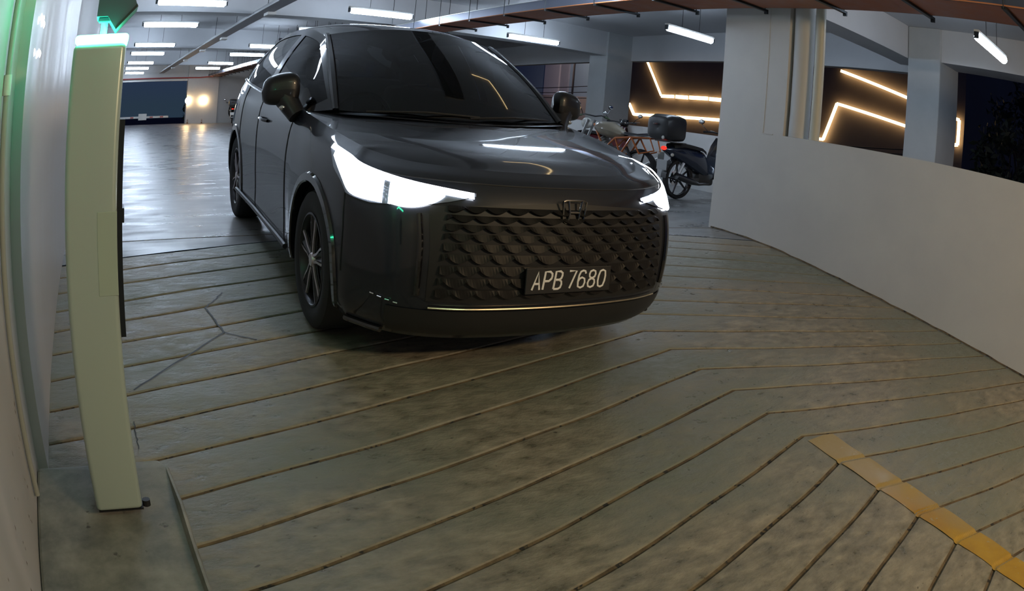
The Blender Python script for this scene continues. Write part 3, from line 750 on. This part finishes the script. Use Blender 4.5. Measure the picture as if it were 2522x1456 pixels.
# headlights
def patch(top, bot, s0, s1, n1, n2, off, side, thick=0.0):
    P = []
    for i in range(n1 + 1):
        s = s0 + (s1 - s0) * i / n1; t_, b_ = top(i / n1), bot(i / n1)
        P.append([S(s, b_ + (t_ - b_) * k / n2, side, off) for k in range(n2 + 1)])
    return P
def ip(tbl, u):
    for (a, va), (b, vb) in zip(tbl, tbl[1:]):
        if u <= b: return va + (vb - va) * (u - a) / (b - a)
    return tbl[-1][1]
HT = [(0, 4.62), (.25, 4.80), (.55, 5.05), (.8, 5.28), (1, 5.40)]
HB = [(0, 4.52), (.12, 4.30), (.25, 4.12), (.5, 4.00), (.75, 4.12), (.92, 4.60), (1, 5.30)]
for side in (-1, 1):
    g = MB(); g.grid(patch(lambda u: ip(HT, u), lambda u: ip(HB, u), 1.66, 5.6, 40, 8, .006, side)); h = g.build('headlight', lens_glass, CAR, smooth=True)
    g = MB(); g.grid(patch(lambda u: ip(HT, u) - .02, lambda u: ip(HT, u) - (.20 + .05 * u), 1.70, 5.5, 40, 2, .012, side)); g.build('running_light', lens_on, h, smooth=True)
    g = MB(); g.grid(patch(lambda u: 4.85 + .40 * u, lambda u: 4.06 + .9 * u ** 3, 3.35, 5.35, 24, 4, .011, side)); g.build('headlamp_beam', lens_on, h, smooth=True)
    g = MB(); g.grid(patch(lambda u: 4.70 + .10 * u, lambda u: 4.45 - .42 * math.sin(PI * min(1, u * 1.1) ** .8 * .62), 2.20, 3.2, 14, 4, .011, side)); g.build('headlamp_beam', lens_on, h, smooth=True)
# grille: dark backing and rows of scalloped slats
g = MB()
for side in (-1, 1): g.grid(patch(lambda u: 4.45 - .3 * u, lambda u: 1.75, 0, 2.45, 16, 14, .003, side))
gr = g.build('grille', M['black'], CAR, smooth=True)
slatm = mat('grille_slat', (0.010, 0.009, 0.009), 0.45, 0.0, 0.0, 0.16)
for r_ in range(9):
    l = 2.05 + r_ * .265; g = MB(); pts = []
    smax = 2.3 - .02 * r_
    n_ = 46
    row0, row1, row2 = [], [], []
    for i in range(-n_, n_ + 1):
        s = smax * abs(i) / n_; sd = 1 if i >= 0 else -1
        ph = (i + (4 if r_ % 2 else 0)) % 8; sc_ = math.sin(PI * ph / 8)
        row0.append(S(s, l + .045, sd, .010)); row1.append(S(s, l - .02 - .13 * sc_, sd, .020)); row2.append(S(s, l - .03 - .14 * sc_, sd, .006))
    g.grid([row0, row1, row2]); g.build('grille_slat', slatm, gr, smooth=False)
for side in (-1, 1):
    g = MB(); g.tube([S(2.62, 1.9 + 2.0 * k / 12, side, .004) for k in range(13)], .013, 8); g.build('air_curtain_blade', gloss, CAR, smooth=True)
    for k in range(4):
        g = MB(); a_, b_ = S(2.95 + .17 * k, 1.62 + .035 * k, side, .006), S(3.04 + .17 * k, 1.63 + .035 * k, side, .006)
        g.tube([a_, b_], .0032, 6); g.build('bumper_dash', chrome, CAR)
    g = MB(); g.grid(patch(lambda u: 1.5, lambda u: .35, .0, 3.2, 20, 5, .004, side)); g.build('lower_intake', trim, CAR, smooth=True)
    g = MB(); g.tube([S(3.3 + .1 * k, .30, side, .012) for k in range(14)], .014, 8); g.build('chin_winglet', gloss, CAR, smooth=True)
g = MB(); g.tube([S(abs(k) / 10, 1.60, 1 if k >= 0 else -1, .012) for k in range(-24, 25)], .0042, 6); g.build('bumper_strip', mat('gold_reflection_strip', (.72, .62, .45), .25, .9), CAR, smooth=True)  # chrome strip, its gold reflection put into the base colour
# badge: an H in a rounded trapezoid ring
bx, bz = S(0, 4.35).x + .026, S(0, 4.35).z - .02
g = MB(); ring = [(-.058, .045), (-.045, .050), (.045, .050), (.058, .045), (.052, -.030), (.038, -.046), (-.038, -.046), (-.052, -.030)]
g.tube([(bx, y, bz + z) for y, z in ring + ring[:1]], .0045, 8, caps=False)
for sg_ in (-1, 1): g.tube([(bx, sg_ * .034, bz + .048), (bx + .004, sg_ * .024, bz), (bx, sg_ * .026, bz - .045)], [.006, .005, .005], 8)
g.tube([(bx + .004, -.025, bz), (bx + .004, .025, bz)], .005, 8)
g.build('badge', mat('dark_chrome', (.30, .28, .26), .15, 1), CAR, smooth=True)
# number plate
pr_ = bpy.data.objects.new('number_plate', None); COL.objects.link(pr_); pr_.parent = CAR; pr_.location = (.928, 0, .480); pr_.rotation_euler = (0, math.radians(-4), 0)
MB().rbox((-.006, -.215, -.055), (.004, .215, .055), .003).build('plate_board', M['black'], pr_)
ST = {'A': [[(0, 0), (.5, 1), (1, 0)], [(.22, .34), (.78, .34)]], 'P': [[(0, 0), (0, 1), (.65, 1), (.95, .88), (1, .74), (.95, .6), (.65, .47), (0, .47)]],
      'B': [[(0, 0), (0, 1), (.62, 1), (.9, .90), (.93, .75), (.85, .60), (.6, .52), (0, .52)], [(.6, .52), (.92, .42), (1, .26), (.92, .08), (.62, 0), (0, 0)]],
      '7': [[(0, 1), (1, 1), (.38, 0)]],
      '6': [[(.95, .82), (.80, .97), (.5, 1), (.18, .94), (.02, .72), (0, .35), (.1, .08), (.5, 0), (.88, .08), (1, .3), (.88, .52), (.5, .6), (.15, .52), (.02, .38)]],
      '8': [[(.5, .53), (.14, .62), (.06, .78), (.16, .94), (.5, 1), (.84, .94), (.94, .78), (.86, .62), (.5, .53), (.12, .44), (0, .26), (.12, .07), (.5, 0), (.88, .07), (1, .26), (.88, .44), (.5, .53)]],
      '0': [[(.5, 0), (.14, .07), (0, .35), (0, .65), (.14, .93), (.5, 1), (.86, .93), (1, .65), (1, .35), (.86, .07), (.5, 0)]]}
cw, chh = .036, .074; x_ = -.181
pwm = mat('plate_white', (.80, .78, .78), .4)
for ch in 'APB 7680':
    if ch == ' ': x_ += .014; continue
    g = MB()
    for st in ST[ch]:
        pts = [(.0055, x_ + (u * cw) + (v - .5) * .010, -.036 + v * chh) for u, v in st]
        g.tube(pts, .0050, 6)
    for v in g.v: v.x = .0045 + (v.x - .0045) * .35
    g.build('plate_character', pwm, pr_)
    x_ += cw + .0165

# ------------------------------------------------------------------ motorbikes
def wheel_b(par, x, r, wd, rimm, spokes=5, z=None):
    w_ = bpy.data.objects.new('wheel', None); COL.objects.link(w_); w_.parent = par; w_.location = (x, 0, r if z is None else z)
    MB().lathe([(r - .045, -wd), (r - .012, -wd * .9), (r, 0), (r - .012, wd * .9), (r - .045, wd)], (0, 0, 0), 'Y', 36, closed=True).build('tyre', rubber, w_, smooth=True)
    MB().lathe([(r - .042, -wd * .8), (r - .06, -wd * .5), (r - .06, wd * .5), (r - .042, wd * .8)], (0, 0, 0), 'Y', 36, closed=True).build('rim', rimm, w_, smooth=True)
    for k in range(spokes):
        a = 2 * PI * k / spokes + .4; g = MB()
        g.tube([(.02 * math.cos(a), 0, .02 * math.sin(a)), ((r - .055) * math.cos(a + .18), 0, (r - .055) * math.sin(a + .18))], [.020, .011], 6); g.build('spoke', rimm, w_)
    MB().tube([(0, -.05, 0), (0, .05, 0)], .032, 14).build('hub', rimm, w_, smooth=True)
    MB().lathe([(.04, .055), (.105, .055), (.105, .060), (.04, .060)], (0, 0, 0), 'Y', 28, closed=True).build('brake_disc', chrome, w_)
    return w_
def mirror_b(par, s, x, z, reach=.16):
    g = MB().tube([(x, s * .27, z - .13), (x - .02, s * (.27 + reach * .5), z - .06), (x, s * (.27 + reach), z - .01)], .006, 6).sphere((x, s * (.27 + reach), z + .02), (.014, .062, .036), 12)
    m_ = g.build('rear_view_mirror', black_p, par, smooth=True)
    MB().sphere((x - .012, s * (.27 + reach), z + .02), (.006, .052, .028), 12).build('mirror_glass', mat('mirror_face', (.75, .78, .82), .08, 1), m_, smooth=True)
black_p = mat('moto_black', (.012, .012, .014), .25, 0, .8)
blue_p = mat('moto_blue_black', (.014, .022, .045), .22, .2, 1)
red_p = mat('moto_dark_red', (.09, .010, .012), .25, 0, .8)
orange_p = mat('moto_orange', (.52, .14, .03), .35, 0, .3)
khaki_p = mat('moto_khaki', (.26, .22, .16), .3, 0, .5)
green_g = mat('moto_green_grip', (.06, .09, .05), .6)
silver_p = mat('moto_engine_silver', (.42, .42, .42), .35, .8)
tail_m = emit('tail_lamp_red', (1, .06, .04), .9)
def moped(name, loc, rz, body, label, grp, topbox=True, plate=True):
    b = empty(name, loc, label, 'motorbike', grp, rz)
    rear, front = 0.0, 1.24
    wheel_b(b, rear, .285, .042, black_p); wheel_b(b, front, .285, .036, black_p)
    # body: tail, seat tub, leg shield
    g = MB(); rows = []
    for x, w_, zb, zt in ((-.34, .035, .66, .71), (-.22, .085, .60, .745), (0, .125, .50, .760), (.22, .140, .42, .745), (.42, .135, .34, .70), (.58, .085, .30, .56), (.70, .075, .30, .50)):
        rows.append([(x, w_ * (abs(math.cos(a)) ** .7) * (1 if math.cos(a) > 0 else -1), (zb + zt) / 2 + (zt - zb) / 2 * (abs(math.sin(a)) ** .7) * (1 if math.sin(a) > 0 else -1)) for a in [2 * PI * k / 16 for k in range(17)]])
    g.grid(rows); g.build('body_shell', body, b, smooth=True)
    g = MB(); rows = []
    for x, w_, zt in ((-.22, .09, .765), (-.05, .13, .79), (.18, .135, .775), (.36, .125, .755), (.50, .07, .71)):
        rows.append([(x, -w_, zt - .05), (x, -w_ * .8, zt), (x, 0, zt + .012), (x, w_ * .8, zt), (x, w_, zt - .05)])
    g.grid(rows); g.build('seat', mat('moto_seat', (.015, .015, .015), .6), b, smooth=True)
    g = MB(); rows = []
    for x, z, w_ in ((.70, .32, .15), (.80, .45, .21), (.90, .62, .22), (.94, .80, .19), (.97, .93, .12)):
        rows.append([(x - .05, -w_, z), (x + .03, -w_ * .6, z), (x + .06, 0, z + .01), (x + .03, w_ * .6, z), (x - .05, w_, z)])
    g.grid(rows); g.grid([[(p[0] - .03, p[1] * .92, p[2]) for p in r] for r in rows]); g.build('leg_shield', body, b, smooth=True)
    g = MB().sphere((.98, 0, .99), (.10, .10, .075), 14).box((.93, -.09, 1.02), (.99, .09, 1.06)); g.build('headlamp_cowl', black_p, b, smooth=True)
    g = MB().tube([(.88, -.36, 1.00), (.93, -.22, 1.01), (.96, 0, .99), (.93, .22, 1.01), (.88, .36, 1.00)], [.017, .012, .012, .012, .017], 8); g.build('handlebar', black_p, b, smooth=True)
    for s_ in (-1, 1):
        g = MB().tube([(.95, s_ * .20, 1.02), (1.02, s_ * .34, 1.03)], .006, 6); g.build('brake_lever', silver_p, b)
        mirror_b(b, s_, .90, 1.13)
        g = MB().tube([(front, s_ * .065, .285), (1.02, s_ * .065, .84)], .016, 8); g.build('fork_leg', silver_p, b, smooth=True)
    g = MB(); g.grid([[(front + .315 * math.cos(a), y, .285 + .315 * math.sin(a)) for y in (-.05, 0, .05)] for a in [math.radians(25 + 10 * k) for k in range(15)]]); g.build('front_mudguard', body, b, smooth=True)
    g = MB(); g.grid([[(.305 * math.cos(a), y, .29 + .305 * math.sin(a)) for y in (-.05, 0, .05)] for a in [math.radians(70 + 10 * k) for k in range(12)]]); g.build('rear_mudguard', black_p, b, smooth=True)
    MB().rbox((.34, -.10, .22), (.68, .10, .40), .04).tube([(.55, 0, .3), (.76, 0, .36)], .055, 12).build('engine', mat('engine_dark', (.05, .05, .05), .4, .6), b, smooth=True)
    g = MB().tube([(.55, -.11, .25), (.30, -.14, .24), (.12, -.15, .27), (-.20, -.15, .34)], [.018, .022, .045, .05], 12); g.build('exhaust', black_p, b, smooth=True)
    g = MB().tube([(-.14, -.13, .36), (-.05, -.13, .52)], .022, 8); g.build('exhaust_shield', silver_p, b)
    MB().tube([(0, .09, .285), (.10, .10, .62)], .024, 10).build('rear_shock', silver_p, b, smooth=True)
    MB().box((-.02, .06, .26), (.50, .09, .32)).box((-.02, -.09, .26), (.50, -.06, .32)).build('swing_arm', black_p, b)
    MB().tube([(.34, .06, .20), (.28, .16, .02)], .010, 6).build('side_stand', silver_p, b)
    MB().sphere((-.345, 0, .70), (.02, .06, .03), 10).build('tail_lamp', tail_m, b, smooth=True)
    for s_ in (-1, 1): MB().sphere((-.30, s_ * .13, .62), (.022, .028, .024), 10).build('indicator', pale_m, b, smooth=True)
    if plate: MB().rbox((-.36, -.095, .40), (-.352, .095, .54), .003).build('number_plate', silver_p, b)
    if topbox:
        g = MB(); rows = []
        for x, w_, z0, z1 in ((-.52, .13, .86, 1.08), (-.50, .19, .82, 1.13), (-.42, .215, .80, 1.165), (-.26, .22, .80, 1.17), (-.14, .20, .81, 1.15), (-.11, .14, .85, 1.10)):
            rows.append([(x, w_ * (abs(math.cos(a)) ** .45) * (1 if math.cos(a) > 0 else -1), (z0 + z1) / 2 + (z1 - z0) / 2 * (abs(math.sin(a)) ** .45) * (1 if math.sin(a) > 0 else -1)) for a in [2 * PI * k / 24 for k in range(25)]])
        rows = [[(-.50, 0, .97)] * 25] + rows + [[(-.12, 0, .97)] * 25]
        g.grid(rows); tb = g.build('top_box', mat('top_box_plastic', (.022, .022, .024), .35), b, smooth=True)
        MB().box((-.34, -.19, .785), (-.10, .19, .80)).tube([(-.10, -.10, .79), (.02, -.09, .74)], .01, 6).tube([(-.10, .10, .79), (.02, .09, .74)], .01, 6).build('rack', black_p, b)
        MB().sphere((-.528, -.14, .845), (.012, .026, .026), 10).build('box_lock', pale_m, tb, smooth=True)
        MB().sphere((-.53, .02, 1.02), (.008, .05, .012), 8).build('box_reflector', red_p, tb, smooth=True)
    return b
pale_m = mat('pale_lens', (.62, .62, .58), .2)
moped('motorbike', (7.36, 7.42, 0), math.radians(3), blue_p, 'blue-black moped with a black top box, right beside the pillar', 'motorbikes parked along the outer parapet')
moped('motorbike', (8.25, 10.7, 0), math.radians(10), red_p, 'dark red moped behind the orange-framed motorbike', 'motorbikes parked along the outer parapet', topbox=False)
def naked(loc, rz, label):
    b = empty('motorbike', loc, label, 'motorbike', 'motorbikes parked along the outer parapet', rz)
    wheel_b(b, 0, .31, .06, black_p); wheel_b(b, 1.33, .30, .05, black_p)
    g = MB()
    for s_ in (-1, 1):
        pts = [(.12, .11, .78), (.42, .12, .74), (.62, .13, .55), (.48, .13, .38), (.30, .12, .50), (.12, .11, .78)]
        g.tube([(x, s_ * y, z) for x, y, z in pts], .016, 8)
        g.tube([(.42, s_ * .12, .74), (.30, s_ * .12, .50)], .013, 8); g.tube([(.30, s_ * .12, .50), (.62, s_ * .13, .55)], .013, 8); g.tube([(.62, s_ * .13, .55), (.92, s_ * .05, .92)], .016, 8)
        g.tube([(.12, s_ * .11, .78), (-.22, s_ * .10, .80), (-.30, s_ * .08, .62), (-.05, s_ * .11, .55), (.12, s_ * .11, .78)], .014, 8)
    g.build('trellis_frame', orange_p, b, smooth=True)
    g = MB(); rows = []
    for x, w_, zb, zt in ((.30, .05, .76, .82), (.40, .12, .72, .90), (.58, .155, .72, .98), (.78, .15, .76, .98), (.90, .07, .82, .93)):
        rows.append([(x, w_ * math.cos(a), (zb + zt) / 2 + (zt - zb) / 2 * math.sin(a)) for a in [2 * PI * k / 14 for k in range(15)]])
    g.grid(rows); g.build('fuel_tank', khaki_p, b, smooth=True)
    g = MB(); g.grid([[(x, -w_, z - .04), (x, 0, z), (x, w_, z - .04)] for x, w_, z in ((-.36, .05, .92), (-.2, .11, .88), (.1, .13, .84), (.34, .10, .85))]); g.build('seat', black_p, b, smooth=True)
    g = MB().rbox((.36, -.14, .28), (.74, .14, .60), .05).tube([(.60, 0, .50), (.78, 0, .70)], .08, 14); g.build('engine', silver_p, b, smooth=True)
    for k in range(5):
        MB().tube([(.63 + .03 * k, 0, .54 + .035 * k), (.64 + .03 * k, 0, .548 + .035 * k)], .10, 14).build('cooling_fin', silver_p, b)
    MB().tube([(1.00, -.38, 1.02), (1.00, -.2, 1.06), (.96, 0, 1.04), (1.00, .2, 1.06), (1.00, .38, 1.02)], .012, 8).build('handlebar', black_p, b, smooth=True)
    for s_ in (-1, 1):
        MB().tube([(1.00, s_ * .27, 1.045), (1.00, s_ * .39, 1.02)], .018, 8).build('grip', green_g, b, smooth=True)
        mirror_b(b, s_, .98, 1.19, .12)
        MB().tube([(1.33, s_ * .08, .30), (1.02, s_ * .08, .98)], .022, 10).build('fork_leg', orange_p if False else silver_p, b, smooth=True)
    MB().sphere((1.12, 0, .92), (.09, .09, .09), 14).build('headlamp', pale_m, b, smooth=True)
    g = MB().tube([(.70, -.12, .35), (.40, -.16, .26), (.0, -.17, .36), (-.25, -.18, .50)], [.02, .025, .05, .05], 12); g.build('exhaust', silver_p, b, smooth=True)
    MB().tube([(0, .09, .31), (.22, .09, .62)], .03, 10).box((-.02, .07, .29), (.46, .10, .36)).build('swing_arm', black_p, b)
    MB().sphere((-.36, 0, .87), (.02, .05, .02), 8).build('tail_lamp', tail_m, b)
    MB().rbox((-.38, -.08, .50), (-.372, .08, .62), .003).build('number_plate', pale_m, b)
    MB().tube([(.30, .10, .30), (.24, .24, .02)], .010, 6).build('side_stand', black_p, b)
    return b
naked((7.42, 8.32, 0), math.radians(101), 'naked motorbike with orange frame and khaki tank behind the bonnet')
fb = moped('motorbike', (6.25, 35.2, 0), math.radians(80), black_p, 'small dark motorbike far back against the white wall, left of the car', None, topbox=True)
if 'group' in fb: del fb['group']

# ------------------------------------------------------------------ outside: exit barrier, cones, facades, cables, trees
b = empty('boom_barrier', (0.2, 37.2, -0.4), 'white boom barrier lowered across the far opening', 'barrier')
MB().rbox((-.25, -.15, -.25), (.15, .15, .85), .02).build('barrier_cabinet', M['pale_plastic'], b)
MB().rbox((.1, -.22, .70), (2.95, -.18, .80), .01).build('barrier_arm', M['pale_plastic'], b)
MB().rbox((1.34, -.26, .61), (1.78, -.23, .93), .01).build('barrier_sign', M['pale_plastic'], b)
for xx in (.9, 1.95, 2.5): MB().box((xx, -.225, .72), (xx + .18, -.221, .78)).build('reflector_strip', mat('red_reflector', (.4, .06, .05), .4), b)
def cone_():
    r = empty('bollard', (0, 0, 0))
    MB().lathe([(0, .62), (.055, .60), (.06, .05), (.13, .03), (.14, 0)], (0, 0, 0), 'Z', 16).build('bollard_body', mat('bollard_grey', (.25, .12, .06), .6), r, smooth=True)
    for z in (.26, .46): MB().tube([(0, 0, z), (0, 0, z + .09)], .064, 16).build('white_band', M['pale_plastic'], r, smooth=True)
    return r
c0 = cone_()
for i, (x, y, z, lab) in enumerate(((3.35, 37.0, -.40, 'left of the two small striped bollards in the far opening'), (3.72, 37.0, -.40, 'right of the two small striped bollards in the far opening'),
        (4.06, 35.9, 0, 'small striped bollard at the corner of the far pier'), (4.80, 35.9, 0, 'small striped bollard in front of the far pier'))):
    o = c0 if i == 0 else copy_tree(c0); o.location = (x, y, z); o.scale = (.55, .55, .55 if i < 2 else .35); tag(o, lab, 'bollard', 'striped bollards at the far opening')

fac_m = noisy('facade_brown', (.11, .085, .075, 1), (.15, .12, .10, 1), .6, (.6, .8))
fac2 = noisy('facade_grey', (.10, .10, .115, 1), (.14, .14, .155, 1), .4, (.7, .9))
pink = noisy('pink_plaster', (.42, .34, .34, 1), (.50, .42, .41, 1), .5, (.7, .9))
fa = empty('building', (22.1, 17, -3), 'dark brown building across the street with warm light strips', 'building')
def relp(g, name, m, par, loc, **kw): return rel(g, name, m, par, loc, **kw)
FL_ = (22.1, 17, -3)
relp(MB().box((22.1, 9.15, -3), (30, 26.2, 9)), 'facade', fac_m, fa, FL_)
relp(MB().box((22.0, 9.15, -3), (22.12, 26.2, .55)), 'podium', noisy('tan_plaster', (.40, .30, .22, 1), (.46, .35, .27, 1), .5, (.7, .9)), fa, FL_)
for y0, y1, z0, z1 in ((12.4, 13.9, -.4, 1.35), (11.0, 12.2, -.4, 1.35)):
    relp(MB().box((22.05, y0, z0), (22.14, y1, z1)), 'window', mat('dark_window', (.02, .02, .025), .2), fa, FL_)
def led(pts, wd=.07, x=21.98):
    for a, b_ in zip(pts, pts[1:]):
        a_, c_ = Vector((x, *a)), Vector((x, *b_)); d_ = (c_ - a_).normalized(); n_ = Vector((0, -d_.z, d_.y)) * wd / 2
        g = MB(); q = [a_ - n_, c_ - n_, c_ + n_, a_ + n_]
        g.add([p + Vector((-.03, 0, 0)) for p in q] + [p + Vector((.03, 0, 0)) for p in q], [(0, 1, 2, 3), (7, 6, 5, 4), (0, 4, 5, 1), (1, 5, 6, 2), (2, 6, 7, 3), (3, 7, 4, 0)])
        relp(g, 'light_strip', M['warm_led'], fa, FL_)
led([(24.81, 4.1), (23.65, 2.46)]); led([(23.62, 2.44), (22.85, 2.46)], .13); led([(22.72, 2.46), (22.02, 2.46)], .15); led([(21.9, 2.47), (20.86, 2.49)], .15); led([(20.75, 2.48), (20.0, 2.48)], .15)
led([(25.72, 1.99), (25.34, 1.52), (18.0, 1.72)], .12)
led([(14.33, 4.02), (11.2, 3.30)], .10)
led([(16.6, 1.53), (15.93, 1.51)], .13); led([(15.45, 1.47), (14.92, 1.47), (14.42, 2.82), (11.2, 2.36)], .10)
led([(9.50, 2.93), (9.30, 2.90), (9.30, 2.10), (9.50, 2.06)], .10, 21.95)
fb2 = empty('building', (25, 38, -3), 'grey building with a paler pilaster seen behind the left outer column', 'building'); L2 = (25, 38, -3)
relp(MB().box((25.2, 26.6, -3), (32, 52, 9)), 'facade', mat('slate_wall', (.30, .40, .55), .8), fb2, L2)
relp(MB().box((25.0, 35.7, -3), (25.22, 37.2, 9)), 'pilaster', mat('pale_pilaster', (.62, .60, .72), .8), fb2, L2)
relp(MB().box((25.1, 34.9, -3), (25.22, 35.7, 9)), 'pilaster', mat('mid_pilaster', (.40, .40, .50), .8), fb2, L2)
relp(MB().box((24.8, 26.8, -3), (25.2, 37.5, 2.33)), 'plaster_wall', pink, fb2, L2)
tw = empty('building', (60, 20, -3), 'dim far tower against the blue sky', 'building')
rel(MB().box((58, 22.3, -3), (66, 26.3, 13)), 'facade', mat('far_tower', (.42, .42, .50), .9), tw, (60, 20, -3))
up = empty('utility_pole', (23.6, 32.35, -3), 'thin dark lamp pole, its lit head added out of view, standing before the pink plaster wall', 'pole')
MB().tube([(0, 0, 0), (0, 0, 9.5)], .06, 10).build('pole', mat('pole_grey', (.12, .10, .11), .7), up, smooth=True)
lh = MB().rbox((-1.5, -.12, 9.30), (-.05, .12, 9.40), .02).build('added_lamp_head', M['dark_metal'], up)
MB().box((-1.4, -.09, 9.285), (-.7, .09, 9.30)).build('lamp_glow', emit('added_lamp_glow', (1.0, .82, .66), 260.0), lh)  # unseen lamp added on the pole to brighten the pink wall
def cable(pts, r, label):
    tag(MB().tube(pts, r, 6).build('overhead_cable', M['black'], None), label, 'cable', 'overhead cables across the street')
for i, z in enumerate((3.0, 2.65, 2.3)):
    cable([(23.5, 28 + 1.4 * k, z - .10 * math.sin(PI * k / 9) - .05 * k * (1 - .3 * i)) for k in range(10)], .022, 'overhead cable %s past the left outer column' % ('highest' if i == 0 else 'second' if i == 1 else 'lowest'))
for i, z in enumerate((1.52, 1.38, 1.22)):
    cable([(22.0, 9.6 + .1 * i, z)] + [(19.5, 10.2 + .75 * k, z - .14 * math.sin(PI * k / 9) - .03 * k) for k in range(10)] + [(22.0, 17.8, z - .3)], .018, '%s of the dark cables low in the right opening' % ('top' if i == 0 else 'middle' if i == 1 else 'bottom'))
leafm = noisy('leaf_dark', (.012, .018, .012, 1), (.03, .04, .022, 1), 3, (.5, .8))
barkm = mat('bark', (.03, .025, .02), .9)
def tree(x, y, z0, h, r, label, nleaf=1500, seed=1):
    rnd = random.Random(seed)
    t_ = empty('tree', (x, y, z0), label, 'tree', 'trees outside the right opening')
    g = MB(); g.tube([(0, 0, 0), (.1, .05, h * .4), (0, .1, h * .8)], [.16, .12, .05], 10)
    ends = []
    for k in range(14):
        a = rnd.uniform(0, 2 * PI); z = h * rnd.uniform(.35, .75); e = Vector((math.cos(a) * r * rnd.uniform(.4, .9), math.sin(a) * r * rnd.uniform(.4, .9), z + h * rnd.uniform(.1, .3)))
        g.tube([(0, .05, z), (e * .5 + Vector((0, 0, z * .5))), e], [.05, .03, .012], 6); ends.append(e)
    g.build('trunk', barkm, t_, smooth=True)
    g = MB()
    for k in range(nleaf):
        e = rnd.choice(ends); p = e + Vector([rnd.gauss(0, .42) for _ in range(3)]) * r * .42
        d1 = Vector([rnd.gauss(0, 1) for _ in range(3)]).normalized(); d2 = d1.cross(Vector([rnd.gauss(0, 1) for _ in range(3)])).normalized(); s_ = rnd.uniform(.07, .15)
        g.add([p - d1 * s_, p + d2 * s_ * .4, p + d1 * s_, p - d2 * s_ * .4], [(0, 1, 2, 3)])
    lf = g.build('foliage', leafm, t_, fix=False); lf['kind'] = 'stuff'
tree(18.0, 5.55, -3, 6.7, 1.25, 'dark leafy tree at the right edge of the picture', 1300, 3)
tree(20.4, 7.6, -3, 4.9, .75, 'lower dark tree left of the big one, beside the bracket-shaped light', 900, 5)
tree(15.2, 5.0, -3, 5.0, 0.95, 'nearest dark tree low in the right opening', 1700, 8)
for i, (x, y, z) in enumerate(((40, 12.9, 5.4), (40, 14.3, 4.6), (40, 13.8, 4.2), (40, 13.3, 3.5))):
    r = empty('street_lamp', (x, y, -3), ('highest', 'second highest', 'third highest', 'lowest')[i] + ' of the four tiny white street lamps far beyond the trees', 'street lamp', 'tiny distant street lamps')
    MB().tube([(0, 0, 0), (0, 0, z + 3)], .05, 6).build('pole', M['dark_metal'], r); MB().sphere((0, 0, z + 3.05), .07, 8).build('lamp_glow', M['led_dot'], r)
hg = MB(); rnd = random.Random(4)
for k in range(900):
    p = Vector((rnd.uniform(5.0, 12), 47 + rnd.gauss(0, .6), rnd.uniform(-.7, 1) + 1.2)); p.z = -.6 + (p.z + .6) * (1 + .6 * math.sin(p.x * .8))
    d1 = Vector([rnd.gauss(0, 1) for _ in range(3)]).normalized(); d2 = d1.cross(Vector([rnd.gauss(0, 1) for _ in range(3)])).normalized(); s_ = rnd.uniform(.12, .24)
    hg.add([p - d1 * s_, p + d2 * s_ * .5, p + d1 * s_, p - d2 * s_ * .5], [(0, 1, 2, 3)])
h_ = hg.build('hedge', noisy('hedge_leaf', (.03, .045, .03, 1), (.07, .08, .04, 1), 2, (.5, .8)), None, fix=False); tag(h_, 'dark olive hedge outside the far opening', 'hedge', kind='stuff')
# warm LED line on the ceiling above the ramp
lc = MB(); lc.tube([(3.42, 4.9, 3.085), (3.80, 4.98, 3.085), (4.02, 4.45, 3.085)], .012, 6)
tag(lc.build('ceiling_light_strip', emit('ceiling_strip_glow', (1.0, .72, .36), 5.0), None), 'thin warm light strip on the ceiling mirrored in the windscreen', 'light strip')


# chipped paint low on the near left wall
wl = bpy.data.objects['wall_left']; rnd = random.Random(11)
for k in range(30):
    y = 1.25 + .85 * rnd.random(); z = zr(y) + .12 + .30 * rnd.random() ** 2; a, h = rnd.uniform(.002, .005), rnd.uniform(.006, .022)
    MB().add([(-.3645, y - a, z), (-.3645, y + a, z + .2 * h), (-.3645, y + a * .6, z + h), (-.3645, y - a * .7, z + h * .8)], [(0, 1, 2, 3)]).build('paint_chip', M['groove'], wl, fix=False)
